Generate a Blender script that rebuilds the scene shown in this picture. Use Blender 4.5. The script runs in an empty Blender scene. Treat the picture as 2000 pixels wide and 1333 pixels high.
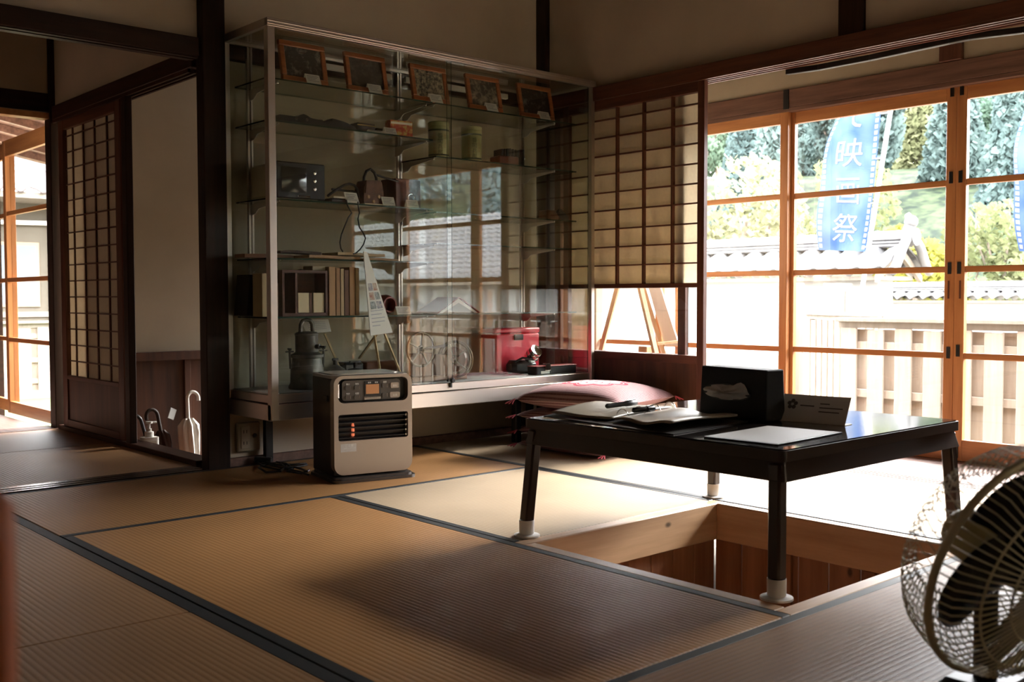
import bpy, bmesh, math, random
from mathutils import Vector, Matrix, Euler
C = bpy.context.scene.collection
S = bpy.context.scene
rnd = random.Random(7)
PI = math.pi
# ------------------------------------------------------------------ camera
CH = 0.73; FPX = 2035.0
_y, _p, _r = math.radians(48.31672), math.radians(2.40758), math.radians(0.10899)
_f = Vector((math.cos(_y)*math.cos(_p), math.sin(_y)*math.cos(_p), -math.sin(_p)))
_x = Vector((math.sin(_y), -math.cos(_y), 0)); _d = _f.cross(_x)
CR = (math.cos(_r)*_x + math.sin(_r)*_d).normalized(); CD = (-math.sin(_r)*_x + math.cos(_r)*_d).normalized()
cam = bpy.data.cameras.new('camera'); co = bpy.data.objects.new('camera', cam); C.objects.link(co)
cam.sensor_width = 36; cam.lens = FPX/2000*36; cam.clip_start = .02; cam.clip_end = 800
co.matrix_world = Matrix(((CR.x, -CD.x, -_f.x, 0), (CR.y, -CD.y, -_f.y, 0), (CR.z, -CD.z, -_f.z, CH), (0, 0, 0, 1)))
cam.dof.use_dof = True; cam.dof.focus_distance = 3.9; cam.dof.aperture_fstop = 6.3
S.camera = co
# ------------------------------------------------------------------ world, light, exposure
S.view_settings.view_transform = 'Standard'; S.view_settings.look = 'None'; S.view_settings.gamma = 1
S.view_settings.use_curve_mapping = False; S.view_settings.exposure = 2.3
W = bpy.data.worlds.new('sky'); S.world = W; W.use_nodes = True
_bg = W.node_tree.nodes['Background']
_bg.inputs[0].default_value = (.97, .98, 1.0, 1); _bg.inputs[1].default_value = SKY = 6.0
W.cycles.sampling_method = 'AUTOMATIC'
def light(name, typ, loc, rot, energy, **k):
    l = bpy.data.lights.new(name, typ); l.energy = energy
    for a, b in k.items(): setattr(l, a, b)
    o = bpy.data.objects.new(name, l); C.objects.link(o); o.location = loc; o.rotation_euler = rot; return o
# hazy sun low over the wooded ridge to the east
light('sun', 'SUN', (30, 0, 20), (math.radians(0), math.radians(90-34), math.radians(-3)), 6.5, angle=math.radians(25), color=(1, .95, .87))
# sky portals sit in the openings and only guide the sampling of the sky
for nm, loc, rot, sx, sy in (('portal_east', (4.62, 2.85, .9), (0, PI/2, 0), 1.9, 3.3), ('portal_south', (3.05, -2.03, .9), (PI/2, 0, 0), 1.7, 1.8), ('portal_north', (2.12, 7.2, .85), (0, PI/2, 0), 1.8, 2.2)):
    p = light(nm, 'AREA', loc, rot, 1, shape='RECTANGLE', size=sx, size_y=sy); p.data.cycles.is_portal = True
S.cycles.transparent_max_bounces = 40; S.cycles.max_bounces = 12; S.cycles.diffuse_bounces = 6; S.cycles.glossy_bounces = 5
S.cycles.transmission_bounces = 8; S.cycles.caustics_reflective = False; S.cycles.caustics_refractive = False
S.cycles.sample_clamp_indirect = 8; S.cycles.use_denoising = True
# ------------------------------------------------------------------ helpers
def P(px, py, X=None, Y=None, Z=None):
    "the point of a sight line at a known distance plane"
    d = _f + CR*((px-1000)/FPX) + CD*((py-666.5)/FPX)
    t = X/d.x if X is not None else (Y/d.y if Y is not None else (Z-CH)/d.z)
    return Vector((d.x*t, d.y*t, CH + d.z*t))
def M(name, col, rough=.5, metal=0., spec=.5, **k):
    m = bpy.data.materials.new(name); m.use_nodes = True; b = m.node_tree.nodes['Principled BSDF']
    b.inputs['Base Color'].default_value = (*col, 1); b.inputs['Roughness'].default_value = rough
    b.inputs['Metallic'].default_value = metal; b.inputs['Specular IOR Level'].default_value = spec
    for a, v in k.items(): b.inputs[a.replace('_', ' ')].default_value = v
    return m
class N:
    "node shorthand on one material"
    def __init__(s, m): s.m = m; s.t = m.node_tree; s.b = s.t.nodes['Principled BSDF']
    def n(s, t, **k):
        o = s.t.nodes.new(t)
        for a, v in k.items(): setattr(o, a, v)
        return o
    def l(s, a, b): s.t.links.new(a, b)
    def co(s, scale=(1, 1, 1)):
        tc = s.n('ShaderNodeTexCoord'); mp = s.n('ShaderNodeMapping'); mp.inputs['Scale'].default_value = scale
        s.l(tc.outputs['Object'], mp.inputs[0]); return mp.outputs[0]
    def noise(s, v, scale=5, detail=4, rough=.55):
        o = s.n('ShaderNodeTexNoise'); o.inputs['Scale'].default_value = scale; o.inputs['Detail'].default_value = detail
        o.inputs['Roughness'].default_value = rough; s.l(v, o.inputs['Vector']); return o.outputs['Fac']
    def ramp(s, f, stops):
        o = s.n('ShaderNodeValToRGB'); e = o.color_ramp.elements
        while len(e) < len(stops): e.new(.5)
        for i, (p, c) in enumerate(stops): e[i].position = p; e[i].color = (*c, 1)
        s.l(f, o.inputs[0]); return o.outputs[0]
    def math(s, op, a, b=None, c=None):
        o = s.n('ShaderNodeMath', operation=op)
        for i, v in enumerate((a, b, c)):
            if v is None: continue
            if isinstance(v, (int, float)): o.inputs[i].default_value = v
            else: s.l(v, o.inputs[i])
        return o.outputs[0]
    def mix(s, f, a, b, blend='MIX'):
        o = s.n('ShaderNodeMix', data_type='RGBA', blend_type=blend)
        if isinstance(f, (int, float)): o.inputs[0].default_value = f
        else: s.l(f, o.inputs[0])
        for i, v in ((6, a), (7, b)):
            if isinstance(v, tuple): o.inputs[i].default_value = (*v, 1)
            else: s.l(v, o.inputs[i])
        return o.outputs[2]
    def bump(s, h, strength=.3, dist=.002):
        o = s.n('ShaderNodeBump'); o.inputs['Strength'].default_value = strength; o.inputs['Distance'].default_value = dist
        s.l(h, o.inputs['Height']); s.l(o.outputs[0], s.b.inputs['Normal'])
    def base(s, c): s.l(c, s.b.inputs['Base Color'])
def wood(name, c0, c1, ax='z', rough=.5, spec=.4, freq=22, knots=False):
    m = M(name, c1, rough, 0, spec); n = N(m)
    sc = [freq]*3; sc['xyz'.index(ax)] = freq*.07
    f = n.noise(n.co(tuple(sc)), 1.6, 6, .62); g = n.noise(n.co(), 2.2, 2)
    c = n.ramp(f, [(.32, c0), (.68, c1)]); c = n.mix(n.math('MULTIPLY', g, .35), c, tuple(x*.55 for x in c1))
    if knots:
        v = n.n('ShaderNodeTexVoronoi'); ks = [5.5]*3; ks['xyz'.index(ax)] = 3.2
        n.l(n.co(tuple(ks)), v.inputs['Vector']); v.inputs['Scale'].default_value = 1.3
        k = n.ramp(v.outputs['Distance'], [(.035, (1, 1, 1)), (.085, (0, 0, 0))]); c = n.mix(k, c, tuple(x*.18 for x in c1))
    n.base(c); n.bump(f, .18, .0015); return m
def plaster(name, col, var=.12, rough=.92):
    m = M(name, col, rough, 0, .15); n = N(m); f = n.noise(n.co(), 3.1, 5); g = n.noise(n.co(), 240, 3)
    n.base(n.ramp(f, [(.3, tuple(x*(1-var) for x in col)), (.7, col)])); n.bump(g, .12, .001); return m
def glass(name, tint=(1, 1, 1), f0=.045, rough=.0):
    m = bpy.data.materials.new(name); m.use_nodes = True; t = m.node_tree; t.nodes.clear()
    n = N.__new__(N); n.m = m; n.t = t
    out = n.n('ShaderNodeOutputMaterial'); tr = n.n('ShaderNodeBsdfTransparent'); gl = n.n('ShaderNodeBsdfGlossy'); mx = n.n('ShaderNodeMixShader')
    tr.inputs[0].default_value = (*tint, 1); gl.inputs['Roughness'].default_value = rough
    ge = n.n('ShaderNodeNewGeometry'); dt = n.n('ShaderNodeVectorMath', operation='DOT_PRODUCT')
    n.l(ge.outputs['Incoming'], dt.inputs[0]); n.l(ge.outputs['Normal'], dt.inputs[1])
    c = n.math('ABSOLUTE', dt.outputs['Value']); c = n.math('SUBTRACT', 1, c); c = n.math('POWER', c, 5.0)
    fr = n.math('MULTIPLY_ADD', c, 1-f0, f0)
    n.l(fr, mx.inputs[0]); n.l(tr.outputs[0], mx.inputs[1]); n.l(gl.outputs[0], mx.inputs[2]); n.l(mx.outputs[0], out.inputs[0])
    return m
def paper(name, col, tr=.5):
    "thin sheet that lets daylight through"
    m = bpy.data.materials.new(name); m.use_nodes = True; t = m.node_tree; t.nodes.clear()
    n = N.__new__(N); n.m = m; n.t = t
    out = n.n('ShaderNodeOutputMaterial'); a = n.n('ShaderNodeBsdfDiffuse'); b = n.n('ShaderNodeBsdfTranslucent'); mx = n.n('ShaderNodeMixShader')
    f = n.noise(n.co(), 60, 4); c = n.ramp(f, [(.3, tuple(x*.93 for x in col)), (.7, col)])
    n.l(c, a.inputs[0]); n.l(c, b.inputs[0]); mx.inputs[0].default_value = tr
    n.l(a.outputs[0], mx.inputs[1]); n.l(b.outputs[0], mx.inputs[2]); n.l(mx.outputs[0], out.inputs[0]); return m
def emit(name, col, e):
    return M(name, col, .4, Emission_Color=(*col, 1), Emission_Strength=e)
class MB:
    "collects boxes, bars, tubes; build() links them as ONE mesh object"
    def __init__(s): s.v = []; s.f = []; s.m = []; s.i = 0
    def add(s, vs, fs):
        o = len(s.v); s.v += [tuple(v) for v in vs]; s.f += [tuple(o+i for i in f) for f in fs]; s.m += [s.i]*len(fs); return s
    def box(s, x0, x1, y0, y1, z0, z1, b=0, T=None):
        lo = (min(x0, x1), min(y0, y1), min(z0, z1)); hi = (max(x0, x1), max(y0, y1), max(z0, z1))
        sg = [(i, j, k) for i in (0, 1) for j in (0, 1) for k in (0, 1)]
        if b <= 0:
            vs = [Vector(tuple((lo, hi)[c[a]][a] for a in range(3))) for c in sg]
            fs = [(0, 1, 3, 2), (4, 6, 7, 5), (0, 4, 5, 1), (2, 3, 7, 6), (0, 2, 6, 4), (1, 5, 7, 3)]
        else:
            b = min(b, .49*min(h-l for l, h in zip(lo, hi)))
            vs = []; ix = {}
            for c in sg:
                for a in range(3):
                    p = [((lo[e]+b, hi[e]-b)[c[e]] if e != a else (lo, hi)[c[e]][e]) for e in range(3)]
                    ix[c, a] = len(vs); vs.append(Vector(p))
            fs = []
            for a in range(3):
                u, w = [e for e in range(3) if e != a]
                for sgn in (0, 1):
                    q = []
                    for cu, cw in ((0, 0), (1, 0), (1, 1), (0, 1)):
                        c = [0, 0, 0]; c[a] = sgn; c[u] = cu; c[w] = cw; q.append(ix[tuple(c), a])
                    fs.append(tuple(q))
                for cu in (0, 1):
                    for cw in (0, 1):
                        c0 = [0, 0, 0]; c0[u] = cu; c0[w] = cw; c1 = list(c0); c1[a] = 1; c0 = tuple(c0); c1 = tuple(c1)
                        fs.append((ix[c0, u], ix[c1, u], ix[c1, w], ix[c0, w]))
            for c in sg: fs.append((ix[c, 0], ix[c, 1], ix[c, 2]))
        if T is not None: vs = [T @ v for v in vs]
        return s.add(vs, fs)
    def bar(s, p, q, w, h=None, up=(0, 0, 1), b=0):
        p = Vector(p); q = Vector(q); h = w if h is None else h; z = (q-p); L = z.length; z.normalize(); u = Vector(up)
        if abs(z.dot(u)) > .98: u = Vector((1, 0, 0))
        x = u.cross(z).normalized(); y = z.cross(x)
        T = Matrix(((x.x, y.x, z.x, p.x), (x.y, y.y, z.y, p.y), (x.z, y.z, z.z, p.z), (0, 0, 0, 1)))
        return s.box(-w/2, w/2, -h/2, h/2, 0, L, b, T)
    def tube(s, pts, r, n=8, closed=False, caps=True):
        pts = [Vector(p) for p in pts]; k = len(pts); rs = r if isinstance(r, (list, tuple)) else [r]*k
        vs = []; u = None
        for i in range(k):
            a = pts[(i-1) % k] if closed or i > 0 else pts[i]; b = pts[(i+1) % k] if closed or i < k-1 else pts[i]
            t = (b-a).normalized()
            if u is None: u = t.orthogonal().normalized()
            u = (u - t*u.dot(t)); u = u.normalized() if u.length > 1e-6 else t.orthogonal().normalized()
            w = t.cross(u)
            for j in range(n):
                g = 2*PI*j/n; vs.append(pts[i] + (u*math.cos(g)+w*math.sin(g))*rs[i])
        fs = []
        for i in range(k if closed else k-1):
            for j in range(n):
                a = i*n+j; b = i*n+(j+1) % n; c = ((i+1) % k)*n+(j+1) % n; d = ((i+1) % k)*n+j; fs.append((a, b, c, d))
        if caps and not closed: fs += [tuple(range(n-1, -1, -1)), tuple(range((k-1)*n, k*n))]
        return s.add(vs, fs)
    def lathe(s, prof, n=24, T=None):
        vs = []; fs = []; k = len(prof)
        for r, z in prof:
            for j in range(n):
                g = 2*PI*j/n; vs.append(Vector((max(r, 1e-4)*math.cos(g), max(r, 1e-4)*math.sin(g), z)))
        for i in range(k-1):
            for j in range(n): fs.append((i*n+j, i*n+(j+1) % n, (i+1)*n+(j+1) % n, (i+1)*n+j))
        fs += [tuple(range(n-1, -1, -1)), tuple(range((k-1)*n, k*n))]
        if T is not None: vs = [T @ v for v in vs]
        return s.add(vs, fs)
    def prism(s, pts, d):
        "planar outline pushed along d"
        k = len(pts); d = Vector(d); a = [Vector(p) for p in pts]
        return s.add(a + [p+d for p in a], [tuple(range(k-1, -1, -1)), tuple(range(k, 2*k))] + [(i, (i+1) % k, k+(i+1) % k, k+i) for i in range(k)])
    def grid(s, fn, nu, nv):
        vs = [fn(i/nu, j/nv) for j in range(nv+1) for i in range(nu+1)]
        return s.add(vs, [(j*(nu+1)+i, j*(nu+1)+i+1, (j+1)*(nu+1)+i+1, (j+1)*(nu+1)+i) for j in range(nv) for i in range(nu)])
    def sphere(s, c, r, n=12, m=8, sq=(1, 1, 1)):
        c = Vector(c)
        return s.lathe([(r*math.sin(PI*i/m), -r*math.cos(PI*i/m)) for i in range(m+1)], n, Matrix.Translation(c) @ Matrix.Diagonal((*sq, 1)))
    def text(s, body, size, T, depth=.0006, align='CENTER'):
        cu = bpy.data.curves.new('lettering', 'FONT'); cu.body = body; cu.size = size; cu.extrude = depth; cu.resolution_u = 3
        cu.align_x = align; cu.align_y = 'CENTER'
        o = bpy.data.objects.new('lettering', cu); C.objects.link(o); dg = bpy.context.evaluated_depsgraph_get()
        me = o.evaluated_get(dg).to_mesh(); vs = [T @ v.co for v in me.vertices]; fs = [tuple(p.vertices) for p in me.polygons]
        s.add(vs, fs); o.evaluated_get(dg).to_mesh_clear(); bpy.data.objects.remove(o); bpy.data.curves.remove(cu); return s
    def build(s, name, mats, parent=None, smooth=None, T=None, normals=True):
        me = bpy.data.meshes.new(name); me.from_pydata(s.v, [], s.f)
        for m in (mats if isinstance(mats, (list, tuple)) else [mats]): me.materials.append(m)
        me.polygons.foreach_set('material_index', s.m)
        if normals:
            bm = bmesh.new(); bm.from_mesh(me); bmesh.ops.recalc_face_normals(bm, faces=bm.faces); bm.to_mesh(me); bm.free()
        if smooth:
            me.polygons.foreach_set('use_smooth', [True]*len(me.polygons))
            if smooth < 179: me.set_sharp_from_angle(angle=math.radians(smooth))
        o = bpy.data.objects.new(name, me); C.objects.link(o)
        if parent is not None: o.parent = parent
        if T is not None: o.matrix_local = T
        return o
def box(*a, **k): return MB().box(*a, **k)
def tag(o, label=None, cat=None, group=None, kind=None):
    for k, v in (('label', label), ('category', cat), ('group', group), ('kind', kind)):
        if v: o[k] = v
    return o
def thing(name, label, cat, loc=(0, 0, 0), rz=0, group=None, kind=None):
    o = bpy.data.objects.new(name, None); C.objects.link(o); o.location = loc; o.rotation_euler = (0, 0, rz); o.empty_display_size = .05
    return tag(o, label, cat, group, kind)
def dup(o, parent=None):
    c = o.copy(); C.objects.link(c); c.parent = parent
    for ch in list(o.children): dup(ch, c)
    return c
def copy_to(o, loc, rz, label, group=None):
    c = dup(o); c.location = loc; c.rotation_euler = (0, 0, rz); tag(c, label, group=group); return c
def struct(name, mb, mats, parent=None, smooth=None):
    o = mb.build(name, mats, parent, smooth)
    if parent is None: o['kind'] = 'structure'
    return o
def RX(a): return Matrix.Rotation(a, 4, 'X')
def RY(a): return Matrix.Rotation(a, 4, 'Y')
def RZ(a): return Matrix.Rotation(a, 4, 'Z')
def TR(*a): return Matrix.Translation(a)
def rrect(w, h, r, n=5, cx=0, cy=0):
    p = []
    for sx, sy, a0 in ((1, 1, 0), (-1, 1, PI/2), (-1, -1, PI), (1, -1, 1.5*PI)):
        for i in range(n+1):
            a = a0 + PI/2*i/n; p.append((cx+sx*(w/2-r)+r*math.cos(a), cy+sy*(h/2-r)+r*math.sin(a)))
    return p
# ------------------------------------------------------------------ materials
DARK = (.022, .010, .006)
m_pillar = wood('old dark wood', (.012, .006, .004), (.04, .018, .010), 'z', .5, .22)
m_beam_x = wood('old dark beam wood', (.014, .007, .005), (.045, .02, .012), 'x', .5, .22)
m_beam_y = wood('old dark rail wood', (.018, .008, .005), (.065, .024, .013), 'y', .48, .25)
m_brown_z = wood('red brown shoji wood', (.06, .02, .011), (.15, .05, .026), 'z', .45)
m_brown_y = wood('red brown rail wood', (.06, .02, .011), (.17, .058, .03), 'y', .45)
m_panel = wood('dark stained board', (.04, .016, .009), (.12, .045, .022), 'z', .5, freq=14)
m_lintel = wood('weathered lintel wood', (.1, .05, .035), (.24, .125, .085), 'y', .6)
m_door_z = wood('amber door stile wood', (.42, .16, .055), (.66, .3, .115), 'z', .38, freq=16)
m_door_y = wood('amber door rail wood', (.42, .16, .055), (.66, .3, .115), 'y', .38, freq=16)
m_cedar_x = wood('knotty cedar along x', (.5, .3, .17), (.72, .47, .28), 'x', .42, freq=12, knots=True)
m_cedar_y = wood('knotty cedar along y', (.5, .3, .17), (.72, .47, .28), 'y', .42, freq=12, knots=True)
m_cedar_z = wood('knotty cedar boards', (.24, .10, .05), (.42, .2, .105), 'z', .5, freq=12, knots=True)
m_engawa = wood('worn veranda boards', (.15, .082, .064), (.23, .14, .11), 'y', .4, freq=14)
m_wall = plaster('cream plaster', (.6, .5, .38))
m_wall2 = plaster('pale plaster', (.46, .39, .29))
m_white = plaster('white lime plaster', (.36, .355, .345), .08)
m_shoji = paper('shoji paper', (.82, .75, .62), .5); m_shoji2 = paper('dimmed shoji paper', (.62, .54, .42), .22)  # second paper darker and less translucent, to dim the far-room screen
m_glass = glass('window glass'); m_cglass = glass('showcase glass', (.955, .975, .96), .055); m_shelf = glass('shelf glass', (.93, .96, .94), .045)
m_gedge = M('green glass edge', (.012, .04, .028), .15, 0, .6)
m_alu = M('brushed aluminium', (.62, .56, .5), .33, 1.0); m_steel = M('bright steel', (.7, .7, .7), .22, 1.0); m_black = M('black plastic', (.012, .012, .013), .4)
m_blackm = M('black painted metal', (.01, .01, .011), .35); m_card = M('white caption card', (.72, .7, .62), .8); m_paper = M('white paper', (.8, .79, .76), .75)
m_ink = M('printing ink', (.03, .03, .035), .7); m_chrome = M('chrome', (.8, .8, .8), .08, 1.0); m_rail = M('white enamel rail', (.78, .76, .7), .4)
# ------------------------------------------------------------------ setting: tatami, floor, walls, posts, beams
XW, YW, XD, XN = 3.98, 4.205, 4.53, 2.0
def tatami(name, axis, gl=(.44, .22, .08)):
    m = M(name, gl, .5, 0, .42); n = N(m); sep = n.n('ShaderNodeSeparateXYZ'); tc = n.n('ShaderNodeTexCoord'); n.l(tc.outputs['Object'], sep.inputs[0])
    c = sep.outputs[0 if axis == 'y' else 1]; w = n.math('SINE', n.math('MULTIPLY', c, 2*PI/.0152)); w = n.math('MULTIPLY_ADD', w, .5, .5)
    w = n.math('POWER', w, .6)
    fine = n.noise(n.co((9, 420, 9) if axis == 'y' else (420, 9, 9)), 1, 3); big = n.noise(n.co(), 2.6, 3)
    col = n.ramp(big, [(.3, tuple(x*.86 for x in gl)), (.7, tuple(min(1, x*1.06) for x in gl))])
    col = n.mix(n.math('MULTIPLY', fine, .35), col, tuple(x*.62 for x in gl)); col = n.mix(n.math('MULTIPLY', n.math('SUBTRACT', 1, w), .34), col, tuple(x*.42 for x in gl))
    n.base(col); n.bump(n.math('ADD', w, n.math('MULTIPLY', fine, .25)), .45, .0012); return m
m_tat_y = tatami('straw mat ribs along y', 'y'); m_tat_x = tatami('straw mat ribs along x', 'x')
m_tat_l = tatami('bleached straw mat', 'y', (.55, .42, .28)); m_tat_b = tatami('shade darkened old straw mat', 'y', (.35, .19, .085)); m_tat_bx = tatami('shade darkened old straw mat ribs along x', 'x', (.25, .128, .058))  # brown mats darkened in colour, partly standing in for shade
m_heri = M('dark blue black mat edging', (.011, .014, .017), .55, 0, .5); _n = N(m_heri); _n.bump(_n.noise(_n.co(), 900, 1), .3, .0006)
def mat_thing(label, x0, x1, y0, y1, rib, edges, bw=.027, mm=None):
    cx, cy = (x0+x1)/2, (y0+y1)/2; t = thing('tatami_mat', label, 'tatami mat', (cx, cy, -.055), 0, 'tatami mats on the floor')
    g = .0012; a, b, c, d = x0-cx+g, x1-cx-g, y0-cy+g, y1-cy-g
    MB().box(a, b, c, d, 0, .0545, .003).build('straw_surface', mm or (m_tat_y if rib == 'y' else m_tat_x), t)
    for e in edges:
        q = dict(w=(a, a+bw, c, d), e=(b-bw, b, c, d), s=(a, b, c, c+bw), n=(a, b, d-bw, d))[e]
        MB().box(q[0]-.0003, q[1]+.0003, q[2]-.0003, q[3]+.0003, .001, .0553, .0025).build('cloth_border', m_heri, t)
    return t
L = [.1, 1.07, 2.05, 3.02, 3.965]
mat_thing('long tatami mat in front of the table, in half shade, dark border either side', 1.07, 2.05, 1.34, 3.27, 'y', 'we', .032)
mat_thing('tatami mat under the glass showcase and the fan heater', 1.07, 3.02, 3.27, 4.14, 'y', 'sn')
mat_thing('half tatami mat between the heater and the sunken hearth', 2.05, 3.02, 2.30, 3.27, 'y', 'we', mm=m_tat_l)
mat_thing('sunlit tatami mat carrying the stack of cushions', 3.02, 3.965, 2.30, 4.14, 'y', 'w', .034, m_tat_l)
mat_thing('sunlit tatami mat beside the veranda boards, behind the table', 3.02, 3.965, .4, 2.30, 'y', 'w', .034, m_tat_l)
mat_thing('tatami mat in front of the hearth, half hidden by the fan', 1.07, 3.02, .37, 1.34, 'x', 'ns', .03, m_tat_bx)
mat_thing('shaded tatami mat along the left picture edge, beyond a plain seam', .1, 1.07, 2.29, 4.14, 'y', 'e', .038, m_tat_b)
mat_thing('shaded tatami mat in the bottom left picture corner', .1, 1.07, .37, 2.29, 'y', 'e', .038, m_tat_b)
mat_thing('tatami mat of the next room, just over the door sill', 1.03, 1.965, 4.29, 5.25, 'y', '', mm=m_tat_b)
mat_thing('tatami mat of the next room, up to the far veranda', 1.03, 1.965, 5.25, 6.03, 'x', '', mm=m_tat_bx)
# floor slab with the hearth pit left open
HX0, HX1, HY0, HY1 = 2.05, 3.02, 1.34, 2.30
fl = MB()
for q in ((-1.3, HX0, -1.9, 4.14), (HX1, 3.95, -1.9, 4.14), (HX0, HX1, -1.9, HY0), (HX0, HX1, HY1, 4.14), (-1.3, 1.97, 4.27, 6.2)): fl.box(q[0], q[1], q[2], q[3], -.12, -.056)
fl.box(-1.3, 1.029, 4.271, 6.029, -.05, -.002).box(-1.3, .098, -1.899, 4.138, -.05, -.002)
struct('floor', fl, m_panel)
fe = MB()
for i in range(5): fe.box(4.03+i*.094, 4.03+(i+1)*.094-.002, -1.9, 4.75, -.035, -.002, .002)
for i in range(9): fe.box(-1.3+i*.36, -1.3+(i+1)*.36-.002, 6.2, 7.6, -.035, -.002, .002)
struct('floor_veranda', fe, m_engawa)
fg = MB().box(2.06, 2.27, 4.27, 5.56, -.3, -.055, .004).box(2.27, 4.6, 4.3, 5.6, -.5, -.42); struct('floor_entrance', fg, m_panel)
# sills and rails
def trim(n, mb, m, smooth=None): return struct('trim_%d' % n, mb, m, None, smooth)
sl = MB().box(3.925, 4.03, -1.9, 4.3, -.1, .001, .003)
for x in (3.955, 3.985): sl.box(x, x+.014, -1.9, 4.1, .0005, .0022)
trim(1, sl, m_lintel)
s2 = MB().box(-1.3, 1.95, 4.14, 4.27, -.1, .004, .003)
for y in (4.175, 4.215): s2.box(-1.3, 1.95, y, y+.018, .003, .0058)
trim(2, s2, M('polished black sill', (.02, .014, .012), .25, 0, .5))
trim(3, MB().box(1.965, 2.06, 4.27, 6.03, -.1, .022, .003), m_beam_y)
trim(4, MB().box(-1.3, 1.97, 6.03, 6.2, -.1, .002, .003), m_lintel)
# main pillar beside the opening, corner post, posts of the far room
trim(5, MB().box(1.962, 2.066, 4.145, 4.21, -.1, 2.6, .004), m_pillar)
trim(6, MB().box(3.925, 4.035, 4.13, 4.24, -.1, 2.6, .004), m_pillar)
trim(7, MB().box(1.955, 2.045, 6.035, 6.125, -.1, 2.6, .004), m_pillar)
trim(8, MB().box(1.965, 2.0, 4.995, 5.05, .02, 1.70, .003), m_pillar)
trim(9, MB().box(3.93, 4.03, 2.26, 2.372, 1.81, 2.6, .003).box(3.93, 4.03, -.2, -.09, 1.81, 2.6, .003), m_pillar)
# head rails
kb = MB().box(-1.3, 1.95, 4.15, 4.26, 1.738, 1.816, .003)
for y in (4.16, 4.2): kb.box(-1.3, 1.95, y, y+.02, 1.733, 1.739)
kb.box(2.066, 3.925, 4.165, 4.2, 1.75, 1.816, .003); trim(10, kb, m_beam_x)
kr = MB().box(3.93, 4.04, -1.9, 4.13, 1.752, 1.815, .003)
for x in (3.93, 3.962, 3.994, 4.026): kr.box(x, x+.014, -1.9, 4.13, 1.744, 1.753)
trim(11, kr, m_brown_y)
kn = MB().box(1.965, 2.045, 4.262, 6.035, 1.715, 1.79, .003)
for x in (1.968, 1.998, 2.026): kn.box(x, x+.012, 4.3, 6.035, 1.699, 1.716)
trim(12, kn, m_beam_y)
trim(13, MB().box(-1.3, 1.955, 6.04, 6.13, 1.755, 1.86, .003), m_beam_x)
trim(14, MB().box(-1.3, 1.955, 6.045, 6.125, 1.722, 1.757, .002), m_door_y)
trim(15, MB().box(4.49, 4.57, -1.9, 4.75, 1.668, 1.757, .003), m_lintel)
trim(16, MB().box(4.47, 4.58, -1.9, 4.75, -.14, .0, .003).box(4.49, 4.57, -1.9, 4.75, 1.648, 1.668, .002), m_lintel)
trim(17, MB().box(4.475, 4.56, 2.105, 2.205, 1.757, 2.3, .003).box(4.475, 4.56, 3.9, 4.0, 1.757, 2.3, .003), m_brown_z)
trim(18, MB().box(4.484, 4.4905, 2.975, 3.005, 1.66, 1.757, .001), m_black)
# walls
struct('wall_back', MB().box(3.985, 4.035, 4.245, 4.8, -.12, 2.6).box(2.06, 3.93, 4.205, 4.27, -.12, 2.6).box(-1.3, 1.96, 4.19, 4.245, 1.815, 2.6), m_wall)
struct('wall_right', MB().box(3.955, 4.015, -1.9, 4.14, 1.813, 2.6), m_wall)
struct('wall_veranda', MB().box(4.5, 4.56, -1.9, 4.75, 1.757, 2.3).box(4.0, 4.56, 4.75, 4.8, -.1, 2.3).box(4.5, 4.56, 4.3, 4.75, -.12, 1.7), m_wall2)
struct('wall_next', MB().box(1.985, 2.03, 4.262, 6.04, 1.788, 2.6).box(-1.3, 1.96, 6.06, 6.11, 1.858, 2.6), m_wall)
struct('wall_left', MB().box(-1.4, -1.3, -1.9, 7.6, -.12, 2.6), m_wall)
struct('wall_rear', MB().box(-1.4, 2.2, -2.0, -1.9, -.12, 2.6).box(2.2, 3.9, -2.0, -1.9, 1.75, 2.6).box(3.9, 4.6, -2.0, -1.9, -.12, 2.6).box(2.2, 3.9, -2.0, -1.9, -.12, .0), m_wall)
trim(19, MB().box(4.47, 4.575, 1.255, 1.30, -.1, 1.757, .003), m_brown_z)
struct('wall_entrance_with_sun_block', MB().box(4.56, 4.6, 4.8, 5.6, 1.35, 2.6).box(2.03, 4.6, 5.6, 5.7, -.5, 2.6), m_wall2)  # first box is an added unseen panel that blocks sun into the entrance
struct('ceiling', MB().box(-1.4, 4.6, -2.0, 6.15, 2.6, 2.66).box(2.0, 4.6, 4.27, 5.7, 2.58, 2.6).box(4.0, 4.6, -1.9, 4.8, 2.28, 2.3), m_panel)
sv = MB()
for i in range(12): sv.box(-1.4, 2.15, 6.2+i*.14, 6.2+(i+1)*.14-.003, 2.12, 2.14)
sv.box(-1.4, 2.1, 7.5, 7.6, -.1, 2.14); struct('ceiling_veranda', sv, m_beam_x)
wd = MB()
for i in range(22): wd.box(4.5, 4.545, -1.9+i*.1434, -1.9+(i+1)*.1434-.003, -.1, 1.67, .002)
struct('wall_boards', wd, m_panel)  # unseen boards extended in place of a glass door to darken the near mats
# wainscot of the entrance
wn = MB().box(2.03, 4.6, 5.575, 5.6, -.5, .40).box(2.03, 4.6, 5.545, 5.6, .385, .433, .003)
for x in (2.5, 2.95, 3.4): wn.box(x, x+.035, 5.56, 5.6, -.5, .385, .002)
struct('wainscot_entrance', wn, wood('russet wainscot', (.03, .011, .006), (.12, .042, .018), 'z', .5, freq=9))
struct('baseboard_back', MB().box(2.07, 3.92, 4.18, 4.205, -.05, .03, .002), m_lintel)
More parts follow.
